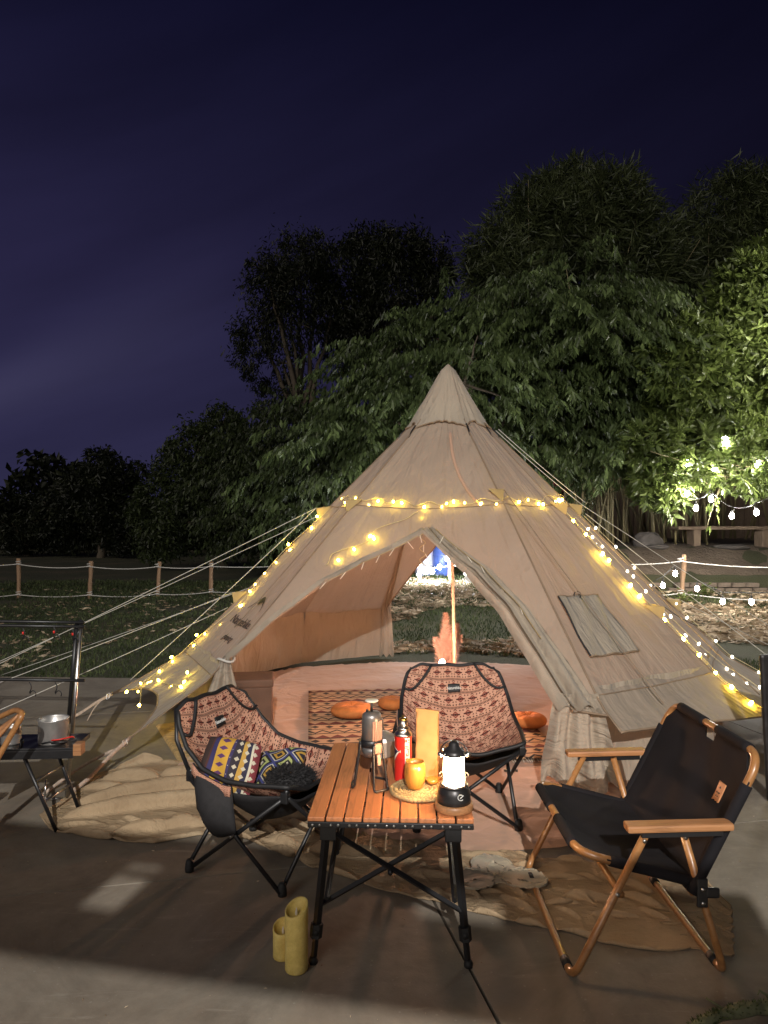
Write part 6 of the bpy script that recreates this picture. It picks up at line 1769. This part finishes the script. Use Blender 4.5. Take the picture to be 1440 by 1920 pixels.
for s in (1,):
    mb = MB(); mb.tube([Vector((-0.0, 0, 0.0)), Vector((-0.10, -0.04, 0.012))], 0.006, 8); mb.tube([Vector((-0.09, -0.04, 0.0)), Vector((-0.09, -0.02, 0.10))], 0.0045, 8); mb.build('foot', M_STEEL, rk)

sd = thing('side_table', 'narrow black side table with wooden end at the left edge', 'side table', (-1.62, 3.18, 0.0), R(4))
mb = MB(); mb.bbox((-0.05, 0, 0.352), (0.62, 0.22, 0.022), 0.003); mb.build('table_top', M_BLACKMETAL, sd)
mb = MB(); mb.bbox((-0.05, -0.106, 0.334), (0.62, 0.012, 0.036), 0.002); mb.build('front_rail', M_BLACKMETAL, sd)
mb = MB(); mb.bbox((0.277, -0.085, 0.352), (0.035, 0.055, 0.050), 0.003); mb.build('wood_end', M_ARMWOOD, sd)
for a, b in (((0.045, -0.10, 0.335), (0.19, -0.11, 0.0)), ((0.10, 0.09, 0.335), (0.215, 0.10, 0.0)), ((-0.30, -0.10, 0.335), (-0.36, -0.11, 0.0)), ((-0.30, 0.09, 0.335), (-0.36, 0.10, 0.0))):
    mb = MB(); mb.tube([a, b], 0.0085, 8); mb.build('leg', M_BLACKMETAL, sd)
for t in (0.35, 0.62):
    a0, b0 = Vector((0.045, -0.10, 0.335)), Vector((0.19, -0.11, 0.0)); a1, b1 = Vector((0.10, 0.09, 0.335)), Vector((0.215, 0.10, 0.0))
    mb = MB(); mb.tube([a0.lerp(b0, t), a1.lerp(b1, t)], 0.005, 8); mb.build('rung', M_STEEL, sd)
mb = MB(); mb.tube([(0.03, -0.10, 0.345), (0.038, -0.09, 0.40)], 0.008, 8); mb.build('clip', M_BLACKMETAL, sd)
def pot(label, x, y, r, h, handle):
    root = thing('cooking_pot', label, 'pot', (x, y, 0.3635), 0.3, 'pots on the left side table')
    mb = MB(); mb.lathe([(0, 0.0), (r * 0.96, 0.0), (r, 0.006), (r, h - 0.004), (r * 1.03, h), (r * 1.0, h + 0.002), (r * 0.97, h - 0.004), (r * 0.96, 0.006), (0, 0.006)], 36); mb.build('body', M_ALU, root)
    if handle:
        for q in (-0.007, 0.007):
            mb = MB(); mb.tube(rpath([(0.0, -r - 0.002, 0.018 + q), (0.035, -r - 0.012, 0.022 + q), (0.085, -r + 0.004, 0.026 + q), (0.09, -r + 0.01, 0.026)], 0.012, 5), 0.003, 7); mb.build('handle', M_RED if q > 0 else M_BLACKMETAL, root)
        mb = MB(); mb.tube(rpath([(-0.04, -r + 0.006, 0.012), (0.0, -r - 0.010, 0.022), (0.03, -r - 0.004, 0.014)], 0.012, 5), 0.0035, 7); mb.build('handle_hinge', M_BLACKMETAL, root)
pot('steel cooking pot with red folding handle on the left side table', -1.475, 3.17, 0.064, 0.105, True)
pot('smaller steel pot partly hidden at the far left of the side table', -1.655, 3.15, 0.042, 0.075, False)

# bentwood chair arm at the left edge
wc = thing('bentwood_chair', 'bent wooden chair frame poking in at the left edge', 'chair', (-1.72, 2.75, 0.0))
wo_ = wc.location.copy()
def KW(px, py, d): return at(px, py, d) - wo_
pth = rpath([KW(-40, 1500, 2.75), KW(-8, 1428, 2.75), KW(44, 1338, 2.75), KW(30, 1330, 2.82), KW(-60, 1372, 2.95), KW(-130, 1420, 3.0)], 0.035, 7)
mb = MB(); mb.tube(pth, 0.0115, 10, flat=1.0); mb.build('arm_hoop', M_TUBEWOOD, wc)
rows = [[KW(-60 + 96 * i / 10, 1405 - 66 * i / 10 + 45 * (1 - i / 10) * j / 4, 2.78 + 0.03 * (1 - j / 4)) for j in range(5)] for i in range(11)]
mb = MB(); mb.grid(rows, uv=True); mb.build('arm_panel', M_ARMWOOD, wc, 0.010)
for px, d in ((-45, 2.75), (-120, 3.0)):
    a = KW(px, 1490 if d < 2.8 else 1410, d); mb = MB(); mb.tube([a, Vector((a.x - 0.03, a.y, 0.0))], 0.0115, 10); mb.build('leg', M_TUBEWOOD, wc)
mb = MB(); mb.bbox(KW(-130, 1480, 2.9), (0.26, 0.30, 0.02), 0.005); mb.build('seat', M_BLACKCANVAS, wc)

# black chair edge at the right edge of the picture
rc = thing('black_chair', 'dark chair back with wooden rail at the right edge', 'chair', (1.885, 3.42, 0.0))
mb = MB(); mb.bbox((-0.03, 0, 0.355), (0.055, 0.03, 0.71), 0.012, Euler((0, R(-3), 0))); pst = mb.build('back_post', M_DARKMETAL, rc)
mb = MB(); mb.tube([(-0.028, -0.015, 0.61), (-0.028, -0.021, 0.61)], 0.006, 10); mb.build('bolt', M_STEEL, pst)
mb = MB(); mb.bbox((0.20, 0, 0.40), (0.40, 0.03, 0.055), 0.008); mb.build('rail', M_TUBEWOOD, rc)
mb = MB(); mb.bbox((0.20, 0.01, 0.58), (0.40, 0.012, 0.22), 0.005); mb.build('back_cloth', M_BLACKCANVAS, rc)
mb = MB(); mb.bbox((0.42, 0, 0.355), (0.055, 0.03, 0.71), 0.012); mb.build('back_post', M_DARKMETAL, rc)
mb = MB(); mb.bbox((0.20, -0.22, 0.36), (0.42, 0.42, 0.02), 0.005); mb.build('seat', M_BLACKCANVAS, rc)
for xx in (0.02, 0.40):
    mb = MB(); mb.tube([(xx, -0.41, 0.355), (xx, -0.43, 0.0)], 0.013, 10); mb.build('leg', M_TUBEWOOD, rc)

# mossy log at the bottom right corner
lo = thing('mossy_log', 'mossy fallen branch lying in the bottom right corner', 'log', (*on(1400, 1915).xy, 0.0))
mb = MB(); P = [Vector((-0.16 + 0.36 * t, -0.045 + 0.12 * t, 0.016 + 0.012 * math.sin(t * 5))) for t in np.linspace(0, 1, 14)]
mb.tube(P, [0.012 + 0.012 * t + 0.003 * math.sin(t * 20) for t in np.linspace(0, 1, 14)], 10); mb.build('stem', M_MOSS, lo)
mb = MB(); mb.tube([P[9], P[9] + Vector((-0.02, -0.01, 0.04)), P[9] + Vector((-0.045, -0.02, 0.058)), P[9] + Vector((-0.05, -0.02, 0.046))], [0.005, 0.004, 0.003, 0.002], 6); mb.build('shoot', M_MOSS, lo)
mb = MB(); mb.tube([P[4], P[4] + Vector((-0.05, 0.03, 0.02))], [0.005, 0.003], 6); mb.build('shoot', M_MOSS, lo)
nn = 500; tt = rng.random(nn); c = np.array([list(polyat(P, float(t))) for t in tt]); a = rng.normal(size=(nn, 3)); a[:, 2] = np.abs(a[:, 2]); a /= np.linalg.norm(a, axis=1, keepdims=True)
leaf_cloud('moss', c + a * 0.018, a, 0.014, 0.004, M_GRASS, lo)
# grit and leaf crumbs on the concrete
nn = 900; gx_ = rng.uniform(-1.9, 1.9, nn); gy_ = rng.uniform(1.6, 4.2, nn); a = rng.normal(size=(nn, 3)) * np.array([1, 1, 0.2]); a /= np.linalg.norm(a, axis=1, keepdims=True)
stuff(leaf_cloud('grit', np.stack([gx_, gy_, np.full(nn, 0.003)], -1), a, 0.003 + 0.016 * rng.random(nn) ** 5, 0.0035, M_DRY), 'scattered grit and leaf crumbs on the concrete', 'grit')

# ================================================================== assumed flood lamp on an added pole and an added cloth strip that shades the foreground
fp = thing('assumed_floodlight', 'unseen flood lamp assumed on an added steel pole behind the photographer', 'assumed_floodlight', (ASSUMED_FLOOD.x, ASSUMED_FLOOD.y, 0.0))
mb = MB(); mb.tube([(0, -0.12, 0), (0, -0.12, ASSUMED_FLOOD.z + 0.2)], 0.045, 12); mb.build('pole', M_DARKMETAL, fp)  # pole and housing added to carry the assumed lamp
mb = MB(); mb.bbox((0, -0.10, ASSUMED_FLOOD.z), (0.42, 0.07, 0.30), 0.01, Euler((R(-25), 0, 0))); mb.build('housing', M_DARKMETAL, fp)
lamp = bpy.data.objects.new('assumed_flood_lamp', assumed_flood_d); COL.objects.link(lamp); lamp.parent = fp
lamp.location = (0, 0.06, ASSUMED_FLOOD.z)
lamp.rotation_euler = (Vector((0.3, 5.0, 1.0)) - ASSUMED_FLOOD).to_track_quat('-Z', 'Y').to_euler()
aw = thing('shadow_caster', 'unseen narrow cloth strip added overhead to shade the foreground', 'shadow_caster', (0.0, -1.616, 0.0), R(-12))
nx, ny = 160, 18                       # gaps cut in the added strip to drop patches of floodlight on the ground
vs = [(-4.2 + 8.4 * i / nx, -0.25 + 0.31 * j / ny, 2.61) for i in range(nx + 1) for j in range(ny + 1)]
fs = []
for i in range(nx):
    for j in range(ny):
        x, y = -4.2 + 8.4 * (i + 0.5) / nx, -0.25 + 0.31 * (j + 0.5) / ny
        if -0.10 < x < -0.03 and -0.15 < y < -0.02 and j not in (11, 13): continue
        if 0.30 < x < 0.43 and -0.07 < y < -0.03: continue
        if x > 0.73 and y > -0.06: continue
        fs.append((i * (ny + 1) + j, (i + 1) * (ny + 1) + j, (i + 1) * (ny + 1) + j + 1, i * (ny + 1) + j + 1))
mb = MB(); mb.add(vs, fs, False); mb.build('cloth', M_BLACKCLOTH, aw, 0.004)
for sx in (-4.15, 4.15):
    mb = MB(); mb.tube([(sx, 0, 0), (sx, 0, 2.62)], 0.018, 10); mb.build('pole', M_DARKMETAL, aw)
